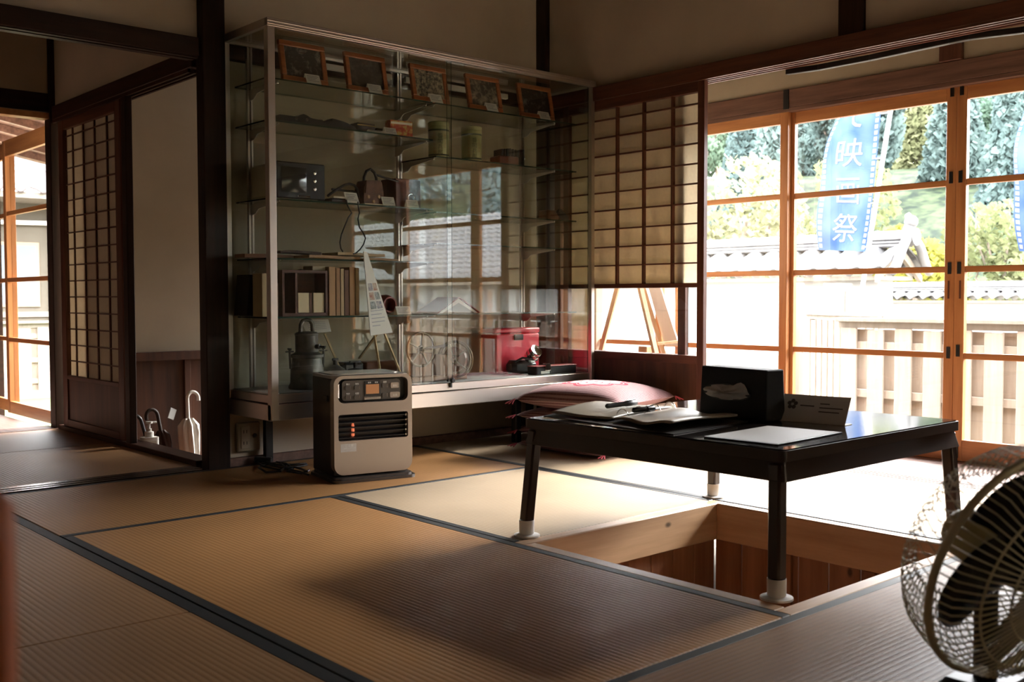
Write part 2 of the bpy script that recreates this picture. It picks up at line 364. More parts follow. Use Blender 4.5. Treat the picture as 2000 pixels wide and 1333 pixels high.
# roof edges outside: rafters over both glazed fronts
ev = MB()
for i in range(16): ev.bar((4.56, -1.6+i*.45, 2.16), (5.55, -1.6+i*.45, 1.97), .05, .06)
ev.prism([(4.56, -1.9, 2.19), (5.6, -1.9, 1.99), (5.6, 5.6, 1.99), (4.56, 5.6, 2.19)], (0, 0, .03)); struct('roof_eave_east', ev, m_lintel)
ev = MB()
for i in range(9): ev.bar((2.05, 6.0+i*.4, 2.06), (3.25, 6.0+i*.4, 1.84), .045, .055)
ev.prism([(2.05, 5.7, 2.09), (3.3, 5.7, 1.86), (3.3, 9.6, 1.86), (2.05, 9.6, 2.09)], (0, 0, .03)); struct('roof_eave_north', ev, m_lintel)
# ------------------------------------------------------------------ glazed sliding doors
def glazed(num, x, y0, y1, z0, z1, bars, rail=.095, stile=.045, top=.06, pull=True, hinge=None, d=.03):
    r = thing('door_%d' % num, None, None, (x, y0, 0), 0, None, 'structure'); w = y1-y0
    f = MB(); f.box(-d/2, d/2, 0, stile, z0, z1, .002).box(-d/2, d/2, w-stile, w, z0, z1, .002); f.build('stile', m_door_z, r)
    f = MB(); f.box(-d/2+.001, d/2-.001, stile, w-stile, z0, z0+rail, .002).box(-d/2+.001, d/2-.001, stile, w-stile, z1-top, z1, .002); f.build('rail', m_door_y, r)
    for z in bars: MB().box(-d/2+.003, d/2-.003, stile, w-stile, z-.0135, z+.0135, .002).build('glazing_bar', m_door_y, r)
    MB().box(-.0015, .0015, stile-.004, w-stile+.004, z0+rail-.004, z1-top+.004).build('pane', m_glass, r)
    return r
BZ = [.467, .850, 1.232]
def pulls(r, y, zs, black=True):
    for z in zs: MB().box(-.021, -.0155, y, y+.016, z-.026, z+.026, .001).build('hinge', m_blackm, r)
d1 = glazed(1, 4.545, 2.1465, 3.012, 0, 1.652, BZ); pulls(d1, .012, (1.635, 1.255, .855, .48))
d2 = glazed(2, 4.545, 1.30, 2.1455, 0, 1.652, BZ); pulls(d2, .8455-.03, (1.635, 1.255, .855, .49, .04))
MB().box(-.0165, -.015, .02, .028, .72, .80).build('finger_pull', m_brown_z, d1); MB().box(-.0165, -.015, .815, .823, .72, .80).build('finger_pull', m_brown_z, d2)
d3 = glazed(3, 4.512, 2.985, 3.84, 0, 1.652, BZ); d4 = glazed(4, 4.545, 3.68, 4.4, 0, 1.652, BZ)
NB = [.468, .845, 1.262]
glazed(5, 2.02, 6.13, 7.10, 0, 1.72, NB, rail=.075, top=.1, stile=.05); glazed(6, 2.05, 7.05, 7.6, 0, 1.72, NB, rail=.075, top=.1, stile=.05)
# ------------------------------------------------------------------ shoji
def shoji(num, x, y0, y1, zb, zt, vs, hs, glassz=None, panel=True, stile=.04, bw=.011, paper_dx=.012, hw=.007, pm=None, vd=-.010):
    r = thing('door_%d' % num, None, None, (x, y0, 0), 0, None, 'structure'); w = y1-y0; d = .028
    f = MB().box(-d/2, d/2, 0, stile, 0.004, zt, .002).box(-d/2, d/2, w-stile, w, .004, zt, .002); f.build('stile', m_brown_z, r)
    f = MB().box(-d/2, d/2, stile, w-stile, zt-.05, zt, .002).box(-d/2, d/2, stile, w-stile, zb-.022, zb, .002)
    if glassz: f.box(-d/2, d/2, stile, w-stile, glassz[0]-.04, glassz[0], .002)
    f.box(-d/2, d/2, stile, w-stile, .004, .06, .002); f.build('rail', m_brown_y, r)
    for v in vs: MB().box(vd, .008, v-y0-bw/2, v-y0+bw/2, zb, zt-.05).build('lattice_upright', m_brown_z, r)
    for h in hs: MB().box(max(vd, -.007), .007, stile, w-stile, h-hw/2, h+hw/2).build('lattice_bar', m_brown_y, r)
    MB().box(paper_dx, paper_dx+.0012, stile-.005, w-stile+.005, zb-.01, zt-.045).build('paper', pm or m_shoji, r)
    top = (glassz[0]-.04) if glassz else zb-.022
    if glassz:
        MB().box(-.0015, .0015, stile-.004, w-stile+.004, glassz[0]-.004, glassz[1]+.004).build('pane', m_glass, r)
    MB().box(-.006, .006, stile-.004, w-stile+.004, .058, top+.002).build('board', m_panel, r)
    return r
HS = [.892, .987, 1.080, 1.176, 1.269, 1.363, 1.458, 1.552, 1.644]
shoji(7, 3.965, 3.078, 4.022, .797, 1.747, [3.276, 3.46, 3.639, 3.82], HS, (.449, .775))
sB = shoji(8, 4.0, 3.215, 4.125, .797, 1.747, [3.4, 3.58, 3.76, 3.94], HS, (.449, .775), stile=.046)
MB().box(.006, .012, .0, .046, .4, .8).build('edge_strip', m_door_z, sB)
HN = [.385+.0877*i for i in range(15)]
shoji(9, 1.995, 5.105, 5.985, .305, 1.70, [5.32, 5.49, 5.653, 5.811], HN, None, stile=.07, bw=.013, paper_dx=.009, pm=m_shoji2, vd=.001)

# added unseen paper screens behind the camera, for soft fill light
for i_, x_ in enumerate((2.205, 3.05)):
    sh_ = shoji(10+i_, 0, 0, .845, .36, 1.745, [.2, .36, .52, .68], [.45+.0995*j for j in range(12)]); sh_.location = (x_, -1.95, 0); sh_.rotation_euler = (0, 0, -PI/2); sh_.location = (x_, -1.95, 0); sh_.rotation_euler = (0, 0, PI/2); sh_.location = (x_+.845, -1.95, 0)
# ------------------------------------------------------------------ glass showcase
CX, CY, CW, CDp = 2.065, 3.78, 1.885, .395
sc = thing('display_cabinet', 'tall aluminium framed glass showcase full of old film equipment against the back wall', 'display cabinet', (CX, CY, 0))
b = MB().box(0, CW, .006, CDp, .228, .296, .003).box(.006, CW-.006, .012, CDp-.004, .299, .334, .002); b.build('plinth', m_alu, sc)
MB().box(.02, CW-.02, .04, CDp-.02, .334, .338).build('deck', M('grey cabinet deck', (.5, .5, .48), .5), sc)
for x, y in ((0, 0), (CW-.03, 0), (0, CDp-.022), (CW-.022, CDp-.022)):
    w = .033 if y == 0 and x == 0 else .024
    MB().box(x, x+w, y, y+(w if y == 0 else .022), .23, 1.845, .002).build('post', m_alu, sc)
tp = MB()
for y0, y1, z0, z1 in ((-.002, .02, 1.815, 1.848), (-.004, .01, 1.822, 1.828), (-.004, .01, 1.834, 1.84)): tp.box(-.002, CW+.002, y0, y1, z0, z1, .0015)
tp.box(-.002, .02, 0, CDp, 1.815, 1.848, .0015).box(CW-.02, CW+.002, 0, CDp, 1.815, 1.848, .0015).box(0, CW, CDp-.02, CDp, 1.815, 1.848, .0015)
tp.build('top_frame', m_alu, sc)
def pane(name, x0, x1, y0, y1, z0, z1, par, mats=(m_cglass, m_gedge), thin='y'):
    "glass sheet with green polished edges"
    q = MB(); d = dict(x=0, y=1, z=2)[thin]
    q.box(x0, x1, y0, y1, z0, z1); fs = q.f
    for i, f in enumerate(fs):
        vs = [Vector(q.v[j]) for j in f]; n = (vs[1]-vs[0]).cross(vs[2]-vs[1]).normalized(); q.m[i] = 0 if abs(n[d]) > .9 else 1
    return q.build(name, mats, par)
pane('top_pane', .018, CW-.018, .018, CDp-.018, 1.822, 1.827, sc, thin='z')
pane('side_pane', .008, .013, .03, CDp-.02, .334, 1.818, sc, thin='x'); pane('side_pane', CW-.013, CW-.008, .03, CDp-.02, .334, 1.818, sc, thin='x')
pane('back_pane', .02, CW-.02, CDp-.012, CDp-.008, .334, 1.818, sc)
p1 = pane('sliding_pane', .035, .945, .016, .020, .336, 1.816, sc); p2 = pane('sliding_pane', .925, CW-.03, .024, .028, .336, 1.816, sc)
lk = MB(); lk.lathe([(.011, 0), (.011, .012), (.008, .014)], 14, TR(.93, .004, .345) @ RX(PI/2)); lk.box(.921, .931, .0, .014, .312, .335, .001).box(.905, .92, -.002, .012, .34, .35, .002); lk.build('lock', m_black, sc)
for x in (.113, .903, 1.706): MB().box(x-.012, x-.004, CDp-.03, CDp-.016, .34, 1.81).box(x+.004, x+.012, CDp-.03, CDp-.016, .34, 1.81).box(x-.012, x+.012, CDp-.018, CDp-.014, .34, 1.81).build('shelf_standard', m_alu, sc)
m_brk = M('pale bracket enamel', (.6, .57, .5), .5, 0)
def shelf(x0, x1, z, xs):
    o = pane('shelf', x0, x1, .09, 0.372, z-.0075, z-.0012, sc, (m_shelf, m_gedge), 'z')
    for x in xs:
        q = MB(); q.prism([(x-.002, .372, z-.007), (x-.002, .372, z-.055), (x-.002, .33, z-.05), (x-.002, .30, z-.03), (x-.002, .12, z-.012), (x-.002, .12, z-.007)], (.004, 0, 0)); q.build('bracket', m_brk, o)
        MB().sphere((x, .125, z-.012), .005, 8, 5).build('suction_stop', m_chrome, o)
SZ = dict(a=1.634, b=1.462, c=1.142, d=.896, e=.651); RZs = dict(a=1.634, b=1.389, c=1.131, d=.985, e=.655)
for k in 'abcde': shelf(.045, .893, SZ[k], (.113, .88)); shelf(.912, 1.835, RZs[k], (.925, 1.706))
for x, y in ((.17, .385), (.40, .10), (1.4, .10), (1.75, .385)): MB().box(x, x+.036, max(y-.018, 0), min(y+.018, CDp), .0006, .23, .002).build('leg', m_blackm, sc)
MB().box(.28, .86, .362, .384, 1.772, 1.798, .002).box(.94, 1.6, .362, .384, 1.772, 1.798, .002).build('light_rail', m_rail, sc)
# ---- framed photographs on the top shelf
m_fr = wood('orange brown frame wood', (.22, .06, .018), (.42, .14, .045), 'x', .35, freq=30)
def art(name, seed, stops, scale):
    m = M(name, (.1, .1, .1), .35); n = N(m); mp = n.co((1, 1, 1)); o = n.n('ShaderNodeTexNoise', noise_dimensions='4D'); o.inputs['Scale'].default_value = scale
    o.inputs['W'].default_value = seed; o.inputs['Detail'].default_value = 5; o.inputs['Roughness'].default_value = .7; n.l(mp, o.inputs['Vector']); n.base(n.ramp(o.outputs['Fac'], stops)); return m
A0 = [(.42, (.02, .018, .016)), (.6, (.42, .38, .3))]
arts = [art('old print %d' % i, 3.1*i+1, [(a, (.018, .016, .014)), (b, c)], sc_) for i, (a, b, c, sc_) in enumerate(((.5, .66, (.3, .26, .22), 34), (.48, .7, (.16, .14, .11), 22), (.42, .62, (.42, .36, .25), 55), (.46, .64, (.34, .3, .22), 28), (.52, .7, (.2, .19, .17), 36)))]
def picture(label, art, x0, x1, y, z, h, tilt=.2):
    w = x1-x0; t = thing('framed_photograph', label, 'framed photo', ((x0+x1)/2, y, z+.0022), 0, 'framed photographs on the top shelf'); R = RX(-tilt); e = .024
    f = MB(); f.box(-w/2, w/2, -.009, .009, 0, e, .003, R).box(-w/2, w/2, -.009, .009, h-e, h, .003, R).box(-w/2, -w/2+e, -.009, .009, e, h-e, .003, R).box(w/2-e, w/2, -.009, .009, e, h-e, .003, R); f.build('frame', m_fr, t)
    MB().box(-w/2+e, w/2-e, -.003, .003, e, h-e, 0, R).build('photograph', art, t)
    MB().box(-w/2+.01, w/2-.01, .004, .008, .01, h-.01, 0, R).box(-.015, .015, .03, .034, .005, h*.75, 0, RX(.05)).build('backing', m_panel, t); return t
def card(label, px0, px1, pyb, h, y, z, rz=0, tilt=.45, back=True):
    a = P(px0, pyb, Y=y); c = P(px1, pyb, Y=y); w = abs(c.x-a.x); t = thing('caption_card', label, 'caption card', ((a.x+c.x)/2, y, z), rz, 'white caption cards in the showcase')
    R = RX(-tilt); q = MB().box(-w/2, w/2, -.0006, .0006, 0, h, 0, R)
    if back: q.box(-w/2, w/2, -.0006, .0006, 0, h, 0, TR(0, 2*h*math.sin(tilt), 0) @ RX(tilt))
    q.build('sheet', m_card, t)
    q = MB()
    for i in range(4): q.box(-w*.4, w*(.4-.12*(i % 3)), -.0011, -.0006, h*(.78-.17*i), h*(.78-.17*i)+h*.045, 0, R)
    q.build('printed_lines', M('grey print', (.2, .2, .2), .8), t); return t
FP = [(548, 642, 165, 96, 'beside the aluminium corner post', 'figures in pale costume'), (676, 760, 184, 118, 'second from the corner post', 'a dim brown scene'), (804, 879, 207, 134, 'at the sliding glass edge', 'a crowded group'), (913, 983, 221, 158, 'fourth from the corner post', 'a dark square'), (1014, 1084, 235, 177, 'next to the shoji', 'a nearly black scene')]
for i, (a, c, yb, yt, lb, ct) in enumerate(FP):
    x0 = P(a+4, yb, Y=3.90).x; x1 = P(c, yb, Y=3.90).x
    picture('orange framed old photograph of %s, %s' % (ct, lb), arts[i], x0, x1, 3.905, SZ['a'], (.178, .178)[i > 0])
    card('small white card at the foot of the framed photograph showing %s' % ct, (600, 722, 842, 952, 1056)[i], (628, 748, 866, 974, 1076)[i], yb, .046, 3.876, SZ['a'])
# ---- second shelf
def out_xz(label, name, cat, pts, y, d, m, z0=None, sm=None):
    "a solid whose front outline is given by sight lines on plane y, thickness d"
    v = [P(a, c, Y=y) for a, c in pts]; z = min(p.z for p in v); dz = 0 if z0 is None else z0-z; x = sum(p.x for p in v)/len(v)
    t = thing(name, label, cat, (x, y, z+dz)); MB().prism([(p.x-x, 0, p.z-z) for p in v], (0, d, 0)).build('body', m, t, sm); return t
k7 = lambda l: [(540+a/7.143, 200+c/7.143) for a, c in l]
t = out_xz('black jagged metal splicing tool lying along the second shelf', 'film_splicer', 'film splicer', k7([(50, 158), (300, 192), (335, 165), (380, 152), (430, 175), (480, 210), (560, 228), (600, 232), (640, 235), (660, 262), (700, 262), (705, 240), (780, 248), (780, 215), (860, 235), (960, 268), (1090, 330), (1130, 392), (960, 372), (800, 345), (500, 300), (50, 240)]), 3.90, .05, m_blackm, SZ['b'])
bx = t.location.x
for a in (270, 415): p = P(540+a/7.143, 200+235/7.143, Y=3.9); MB().sphere((p.x-bx, -.004, .02), .007, 10, 6).build('knob', m_chrome, t)
def sbox(name, label, cat, px0, px1, pyt, y, d, z, m, b=.003, rz=0, front=None, group=None):
    "box on a shelf: front-left corner by sight lines"
    a = P(px0, pyt, Y=y); c = P(px1, pyt, Y=y); w = c.x-a.x; h = max(.004, (a.z+c.z)/2-z)
    t = thing(name, label, cat, (a.x, y, z), rz, group); MB().box(0, w, 0, d, 0, h, b).build('body', m, t); t['dims'] = (w, d, h); return t
m_dkbox = M('dark brown card box', (.03, .018, .012), .5); m_cream = M('cream paper', (.6, .5, .33), .8)
t = sbox('small_box', 'small dark box with a yellow rim lying flat beside the black tool', 'box', 698, 733, 241, 3.90, .06, SZ['b'], m_dkbox); MB().box(-.001, t['dims'][0]+.001, -.002, .0, t['dims'][2]*.7, t['dims'][2]*.8).build('rim', M('yellow rim', (.5, .36, .1), .5), t)
sbox('film_clip', 'thin dark clip lying next to the red picture box', 'clip', 736, 756, 251, 3.905, .03, SZ['b'], m_dkbox)
m_or = M('orange red printed card', (.5, .1, .04), .5); n = N(m_or); n.base(n.ramp(n.noise(n.co(), 42, 3), [(.42, (.42, .06, .03)), (.52, (.52, .16, .06)), (.6, (.55, .4, .12))]))
t = sbox('picture_box', 'small red and yellow printed box standing on the second shelf', 'box', 762, 803, 236, 3.90, .05, SZ['b'], m_or, .002, -.12); MB().box(.004, t['dims'][0]-.004, -.0012, 0, t['dims'][2]-.018, t['dims'][2]-.008).build('white_band', m_card, t)
card('low white card lying before the red printed box', 722, 755, 259, .018, 3.875, SZ['b'], 0, .9); card('white card leaning against the red printed box', 753, 776, 262, .034, 3.876, SZ['b'])
# ---- tea canisters
m_can = M('pale green printed tin', (.36, .36, .17), .45, .2); n = N(m_can); n.base(n.ramp(n.noise(n.co((1, 1, 1)), 9, 3), [(.3, (.26, .28, .12)), (.7, (.42, .41, .2))]))
m_can2 = M('dark green print', (.035, .06, .025), .5); m_can3 = M('ochre print', (.3, .2, .06), .5)
def canister(label, px, rz):
    p = P(px, 314, Y=3.935); t = thing('tea_canister', label, 'canister', (p.x, 3.935, RZs['b']), rz, 'green tea canisters in the showcase'); r = .049; H = .168
    MB().lathe([(r-.002, 0), (r, .003), (r, H-.04), (r-.001, H-.038)], 32).build('tin', m_can, t, 40)
    MB().lathe([(r+.001, H-.038), (r+.0018, H-.036), (r+.0018, H-.024), (r+.0005, H-.022), (r+.0018, H-.02), (r+.0018, H-.004), (r-.003, H), (.0, H+.001)], 32).build('lid', m_can, t, 40)
    def bend(v): a = v.x/r; return Vector(((r+.0006)*math.sin(a), -(r+.0006)*math.cos(a), v.z))
    for nm_, mm_, txt, off, sz, z0, dz in (('green_lettering', m_can2, '一番閣兵部', .012, .026, .122, .0255), ('ochre_lettering', m_can3, '高級煎茶本舗', -.016, .016, .108, .017), ('small_lettering', m_can3, '製造元謹製', .036, .012, .1, .0135)):
        mb = MB()
        for i, ch in enumerate(txt):
            tm = MB(); tm.text(ch, sz, TR(off, 0, z0-dz*i) @ RX(PI/2), .0003); mb.add([bend(Vector(v)) for v in tm.v], tm.f)
        mb.build(nm_, mm_, t, normals=False)
    for z_ in (.006, .1225): MB().lathe([(r+.0004, z_), (r+.0006, z_+.001), (r+.0006, z_+.007), (r+.0004, z_+.008)], 32).build('printed_ring', m_can2, t)
    return t
canister('pale green tea canister with dark lettering, right of the sliding glass edge', 921, -.62); canister('pale green tea canister half behind the sliding glass edge', 857, -.75)
# ---- right bay, second shelf: bellows camera
p = P(972, 322, Y=3.93); t = thing('bellows_camera', 'dark brown bellows camera lying at the end of the second shelf', 'camera', (p.x, 3.92, RZs['b']), -.15)
MB().box(0, .12, 0, .09, 0, .045, .006).build('base', wood('mahogany', (.1, .03, .015), (.2, .06, .03), 'x', .4), t); q = MB()
for i in range(7): q.box(.02+i*.016, .031+i*.016, .006, .084, .045, .085-.002*abs(i-3), .003)
q.build('bellows', m_black, t); MB().box(.135, .15, -.005, .095, 0, .085, .003).build('front_plate', m_black, t); MB().lathe([(.02, 0), (.022, .004), (.022, .02), (.015, .022)], 16, TR(.15, .045, .045) @ RY(PI/2)).build('lens', m_chrome, t, 40)
# ---- third shelf left: portable television
a = P(541, 388, Y=3.895); c = P(634, 392, Y=3.895); w = c.x-a.x; h = .155
t = thing('portable_television', 'small old portable television with cream shell and black front', 'television', (a.x, 3.895, SZ['c']), 0)
MB().box(0, w, .012, .23, .006, h, .012).build('shell', M('cream plastic', (.58, .52, .34), .45), t, 40)
MB().box(-.002, w+.002, -.004, .014, .004, h+.002, .005).build('front', m_black, t)
scr = MB(); scr.grid(lambda u, v: Vector((.018+u*w*.52, -.006-.010*(1-(2*u-1)**2)*(1-(2*v-1)**2), .03+v*(h-.05))), 8, 8); scr.build('screen', M('dark picture tube', (.03, .032, .03), .12), t, 60)
for i in range(3): MB().lathe([(.008, 0), (.008, .01), (.005, .012)], 14, TR(w*.76, -.004, h*(.32+.22*i)) @ RX(PI/2)).build('knob', m_chrome, t, 40)
MB().box(w*.42, w*.68, -.008, -.004, .012, .02, .001).build('badge', m_chrome, t)
MB().lathe([(.006, 0), (.006, .006)], 10, TR(0, .05, h*.72) @ RY(-PI/2)).build('side_knob', m_black, t)
# ---- third shelf: cable tray with hanging cord
a = P(648, 396, Y=3.885); t = thing('cable_reel', 'dark metal tray with a white edge strip and coiled black cable', 'cable tray', (a.x, 3.889, SZ['c']))
MB().box(0, .135, 0, .13, 0, .018, .003).build('tray', m_dkbox, t); MB().box(.01, .13, -.003, 0, .019, .026).build('edge_strip', m_card, t)
def pp(px, py, y): v = P(px, py, Y=y); return (v.x-a.x, y-3.889, v.z-SZ['c'])
MB().tube([pp(x, y, 3.93) for x, y in ((640, 383), (655, 372), (672, 362), (682, 359), (692, 362), (698, 370), (700, 386))], .006, 8).tube([pp(x, y, 3.95) for x, y in ((648, 370), (668, 372), (690, 374), (699, 381))], .005, 8).build('cable', m_black, t, 60)
MB().tube([pp(x, y, 3.8635) for x, y in ((676, 390), (679, 402), (684, 411), (687, 416), (680, 426), (674, 440), (667, 458), (664, 474), (666, 486), (670, 492))], .0032, 8).tube([pp(x, y, 3.8635) for x, y in ((699, 394), (700, 405), (702, 416), (699, 428), (702, 444), (710, 456), (714, 466), (710, 478), (703, 488), (696, 494), (690, 496))], .0032, 8).build('hanging_cord', m_black, t, 60)
card('white card propped on the edge strip of the cable tray', 677, 702, 398, .052, 3.872, SZ['c'], back=False)
# ---- leather bag and brown case
a = P(709, 396, Y=3.9); t = thing('leather_bag', 'brown leather camera bag with a looped black strap', 'bag', (a.x+.006, 3.9, SZ['c']+.0004))
ml = M('worn brown leather', (.13, .055, .028), .55); n = N(ml); n.base(n.ramp(n.noise(n.co(), 30, 4), [(.35, (.08, .033, .018)), (.65, (.17, .08, .042))])); n.bump(n.noise(n.co(), 200, 3), .3)
w = P(747, 396, Y=3.9).x-a.x
MB().prism([(0, 0, 0), (w, 0, 0), (w*1.0, 0, .06), (w*.93, 0, .098), (w*.8, 0, .112), (w*.14, 0, .108), (.0, 0, .07)], (0, .075, 0)).build('pouch', ml, t); MB().prism([(.004, -.006, .05), (w-.004, -.006, .05), (w*.9, -.002, .106), (w*.12, -.002, .104)], (0, .006, 0)).build('flap', ml, t)
MB().tube([(w*.18, .03, .10), (w*.2, .03, .125), (w*.32, .03, .152), (w*.52, .03, .163), (w*.72, .03, .15), (w*.82, .03, .128), (w*.85, .03, .1)], .0065, 8).tube([(w*.8, .03, .14), (w*1.3, .03, .13), (w*2.0, .03, .118)], .005, 8).build('strap', m_black, t, 60)
for x, z in ((.22, .035), (.75, .038), (.48, .015)): MB().lathe([(.009, 0), (.006, .005)], 12, TR(w*x, 0, z) @ RX(PI/2)).build('stud', M('tarnished brass', (.35, .22, .12), .4, .8), t)
MB().box(-.004, w+.006, -.012, .09, -.0002, .005).build('card_base', m_cream, t)
t = sbox('reflection_stand_in', 'dark wooden case standing in for a brown reflection on the third shelf', 'case', 772, 822, 350, 3.945, .12, SZ['c'], wood('case wood', (.07, .024, .013), (.15, .055, .03), 'z', .45), .004)  # added case standing in for a brown reflection in the glass
MB().tube([(t['dims'][0]*.6+.018*math.cos(i*PI/8), -.004, .05+.018*math.sin(i*PI/8)) for i in range(16)], .0022, 6, True).build('ring', m_chrome, t)
card('white card before the gap between leather bag and stand-in case', 749, 772, 402, .045, 3.878, SZ['c'], -.1); card('white card before the stand-in wooden case', 797, 818, 405, .04, 3.89, SZ['c'], -.1)
t = out_xz('black bent metal arm at the far end of the third shelf', 'film_cutter', 'film cutter', [(1091, 410), (1094, 405), (1098, 406), (1111, 423), (1111, 429), (1103, 428), (1095, 417)], 3.93, .02, m_black, RZs['c']); sbox('lens_box', 'brown box beside the bent metal arm', 'box', 1070, 1092, 411, 3.95, .07, RZs['c'], ml)
# ---- fourth shelf: stacked thin boards
bw = [wood('tan board %d' % i, c0, c1, 'x', .55) for i, (c0, c1) in enumerate((((.16, .06, .02), (.3, .13, .05)), ((.05, .025, .015), (.1, .05, .03)), ((.3, .16, .07), (.5, .3, .15)), ((.4, .28, .15), (.6, .44, .26))))]
for lb, px0, px1, zb, h, mi, y, rx in (('long brown film board lying flat at the corner post', 478, 622, 0, .016, 0, 4.03, 0), ('dark warped board on top of the long brown film board', 548, 628, .0195, .011, 1, 4.0, .06), ('tan film board sticking out past the dark warped one', 604, 704, 0, .012, 2, 3.86+.025, 0), ('pale film board next to the tan one', 660, 752, .0155, .012, 3, 3.89, 0), ('short pale film board farthest along the fourth shelf', 716, 778, 0, .010, 2, 3.96, 0)):
    a = P(px0, 500, Y=y); c = P(px1, 500, Y=y); t = thing('film_board', lb, 'board', (a.x, y, SZ['d']+zb+.0028), 0, 'thin boards on the fourth shelf'); MB().grid(lambda u, v: Vector((u*(c.x-a.x), v*(.13 if y < 4 else .09), .002*math.sin(u*5+px0)+rx*.4*u*(1-u))), 10, 1).build('sheet', bw[mi], t, normals=False); so = t.children[0].modifiers.new('thick', 'SOLIDIFY'); so.thickness = h; so.offset = 1
# ---- fifth shelf: albums, bookcase, volumes
z = SZ['e']; m_bk = [M('book cloth %d' % i, c, .7) for i, c in enumerate(((.02, .018, .015), (.46, .34, .19), (.12, .05, .028), (.3, .16, .075), (.38, .22, .11), (.2, .1, .05)))]
def book(label, x, y, w, d, h, m, rz=0, ry=0, group='volumes on the fifth shelf'):
    t = thing('book', label, 'book', (x, y, z+w*math.sin(ry)), rz, group); R = RY(ry)
    MB().box(0, .003, 0, d, 0, h, .001, R).box(w-.003, w, 0, d, 0, h, .001, R).box(0, w, 0, .003, 0, h, .001, R).build('cover', m, t); MB().box(.003, w-.003, .003, d-.004, .003, h-.004, 0, R).build('pages', m_cream, t); return t
book('black album leaning in the back corner of the fifth shelf', 2.085, 4.02, .03, .12, .175, m_bk[0], 0, .1); book('wide black album next to the leaning one', 2.145, 4.0, .05, .12, .17, m_bk[0])
book('thick tan volume behind the corner post', 2.092, 3.90, .05, .08, .18, m_bk[1]); book('brown volume hidden by the corner post', 2.146, 3.90, .024, .085, .14, m_bk[2])
a = P(552, 617, Y=3.89); c = P(641, 617, Y=3.89); w = c.x-a.x-.002; t = thing('small_bookcase', 'low dark red wooden rack holding two cream books', 'rack', (a.x, 3.89, z)); mr = wood('dark red rack wood', (.05, .015, .01), (.12, .04, .025), 'x', .4)
H = .195; MB().box(0, w, 0, .1, 0, .014, .001).box(0, w, 0, .1, H-.012, H, .001).box(0, .01, 0, .1, .014, H-.012).box(w-.01, w, 0, .1, .014, H-.012).box(0, w, .09, .1, 0, H).box(w*.28, w*.28+.01, .0, .1, .014, H-.012).build('carcass', mr, t)
zz = z; z = z+.0145
book('cream book inside the dark red rack', a.x+w*.28+.016, 3.897, .055, .08, .085, m_cream, 0, 0, 'cream books in the rack'); book('cream book inside the dark red rack beside a brown spine', a.x+w*.28+.09, 3.897, .055, .08, .085, m_cream, 0, 0, 'cream books in the rack'); book('slim brown spine between the two cream books in the rack', a.x+w*.28+.073, 3.9, .014, .075, .085, m_bk[2], 0, 0, 'cream books in the rack')
z = zz
xs = P(643, 610, Y=3.89).x; ws = (.034, .022, .018, .024, .03, .02)
for i, wv in enumerate(ws):
    book('tall %s volume, %s in the row right of the rack' % (('tan', 'reddish', 'light brown', 'dark', 'pale tan', 'mottled')[i], ('first', 'second', 'third', 'fourth', 'fifth', 'last')[i]), xs, 3.89, wv, .13, (.212, .208, .205, .2, .212, .21)[i], m_bk[(4, 3, 1, 2, 4, 1)[i]]); xs += wv+.0015
t = sbox('card_box', 'small pale card box lying on top of the dark red rack', 'box', 610, 640, 520, 3.92, .08, z+H+.0003, m_cream); t = sbox('wood_block', 'tiny dark block on top of the dark red rack', 'block', 588, 598, 532, 3.91, .03, z+H+.0003, m_dkbox)
# right bay, fifth shelf
a = P(745, 612, Y=3.92); t = thing('lens_hood', 'round red brown lens hood lying behind a white card', 'lens hood', (2.744, 3.95, SZ['e'])); MB().lathe([(.034, 0), (.044, .01), (.046, .045), (.036, .075), (.03, .075), (.03, .02)], 24, TR(.0, 0, .046) @ RX(PI/2) @ TR(0, 0, -.04)).build('hood', M('red lacquer', (.2, .03, .02), .3), t, 40)
card('white card before the red brown lens hood', 777, 803, 617, .042, 3.885, SZ['e'], -.1)
a = P(858, 617, Y=3.89); c = P(940, 612, Y=3.89); t = thing('open_book', 'red covered book standing open like a little roof', 'book', ((a.x+c.x)/2, 3.9, RZs['e'])); w = (c.x-a.x)/2
MB().prism([(-w, 0, 0), (0, 0, .072), (0, 0, .076), (-w-.004, 0, .002)], (0, .17, 0)).prism([(w, 0, 0), (0, 0, .072), (0, 0, .076), (w+.004, 0, .002)], (0, .17, 0)).build('cover', M('red book cloth', (.25, .045, .035), .6), t)
MB().prism([(-w+.01, .005, 0), (-.002, .005, .068), (.002, .005, .068), (w-.01, .005, 0), (w-.03, .005, 0), (0, .005, .05), (-w+.03, .005, 0)], (0, .155, 0)).build('pages', m_paper, t)
# ---- cabinet floor
z = .3385
p = P(600, 760, Y=3.93); t = thing('projector_lamp', 'grey iron carbide lamp with a top handle and wing nuts', 'lamp', (p.x, 3.93, z+.0005)); t.scale = (1, 1, .885); mi = M('dull grey iron', (.12, .115, .1), .5, .6); n = N(mi); n.base(n.ramp(n.noise(n.co(), 18, 4), [(.35, (.07, .065, .055)), (.7, (.16, .15, .13))]))
MB().lathe([(.078, 0), (.08, .01), (.072, .03), (.07, .10), (.064, .125), (.062, .15)], 28).build('tank', mi, t, 40); MB().lathe([(.062, .15), (.072, .153), (.072, .166), (.06, .17), (.05, .178)], 28).build('collar', mi, t, 40)
MB().lathe([(.048, .176), (.049, .18), (.049, .258), (.051, .26), (.051, .268), (.04, .275), (.02, .278), (0, .279)], 28).build('chamber', mi, t, 40)
hd = MB().tube([(-.03, 0, .272), (-.028, 0, .312), (-.018, 0, .33), (0, 0, .335), (.018, 0, .33), (.028, 0, .312), (.03, 0, .272)], .009, 8); hd.build('handle', mi, t, 60)
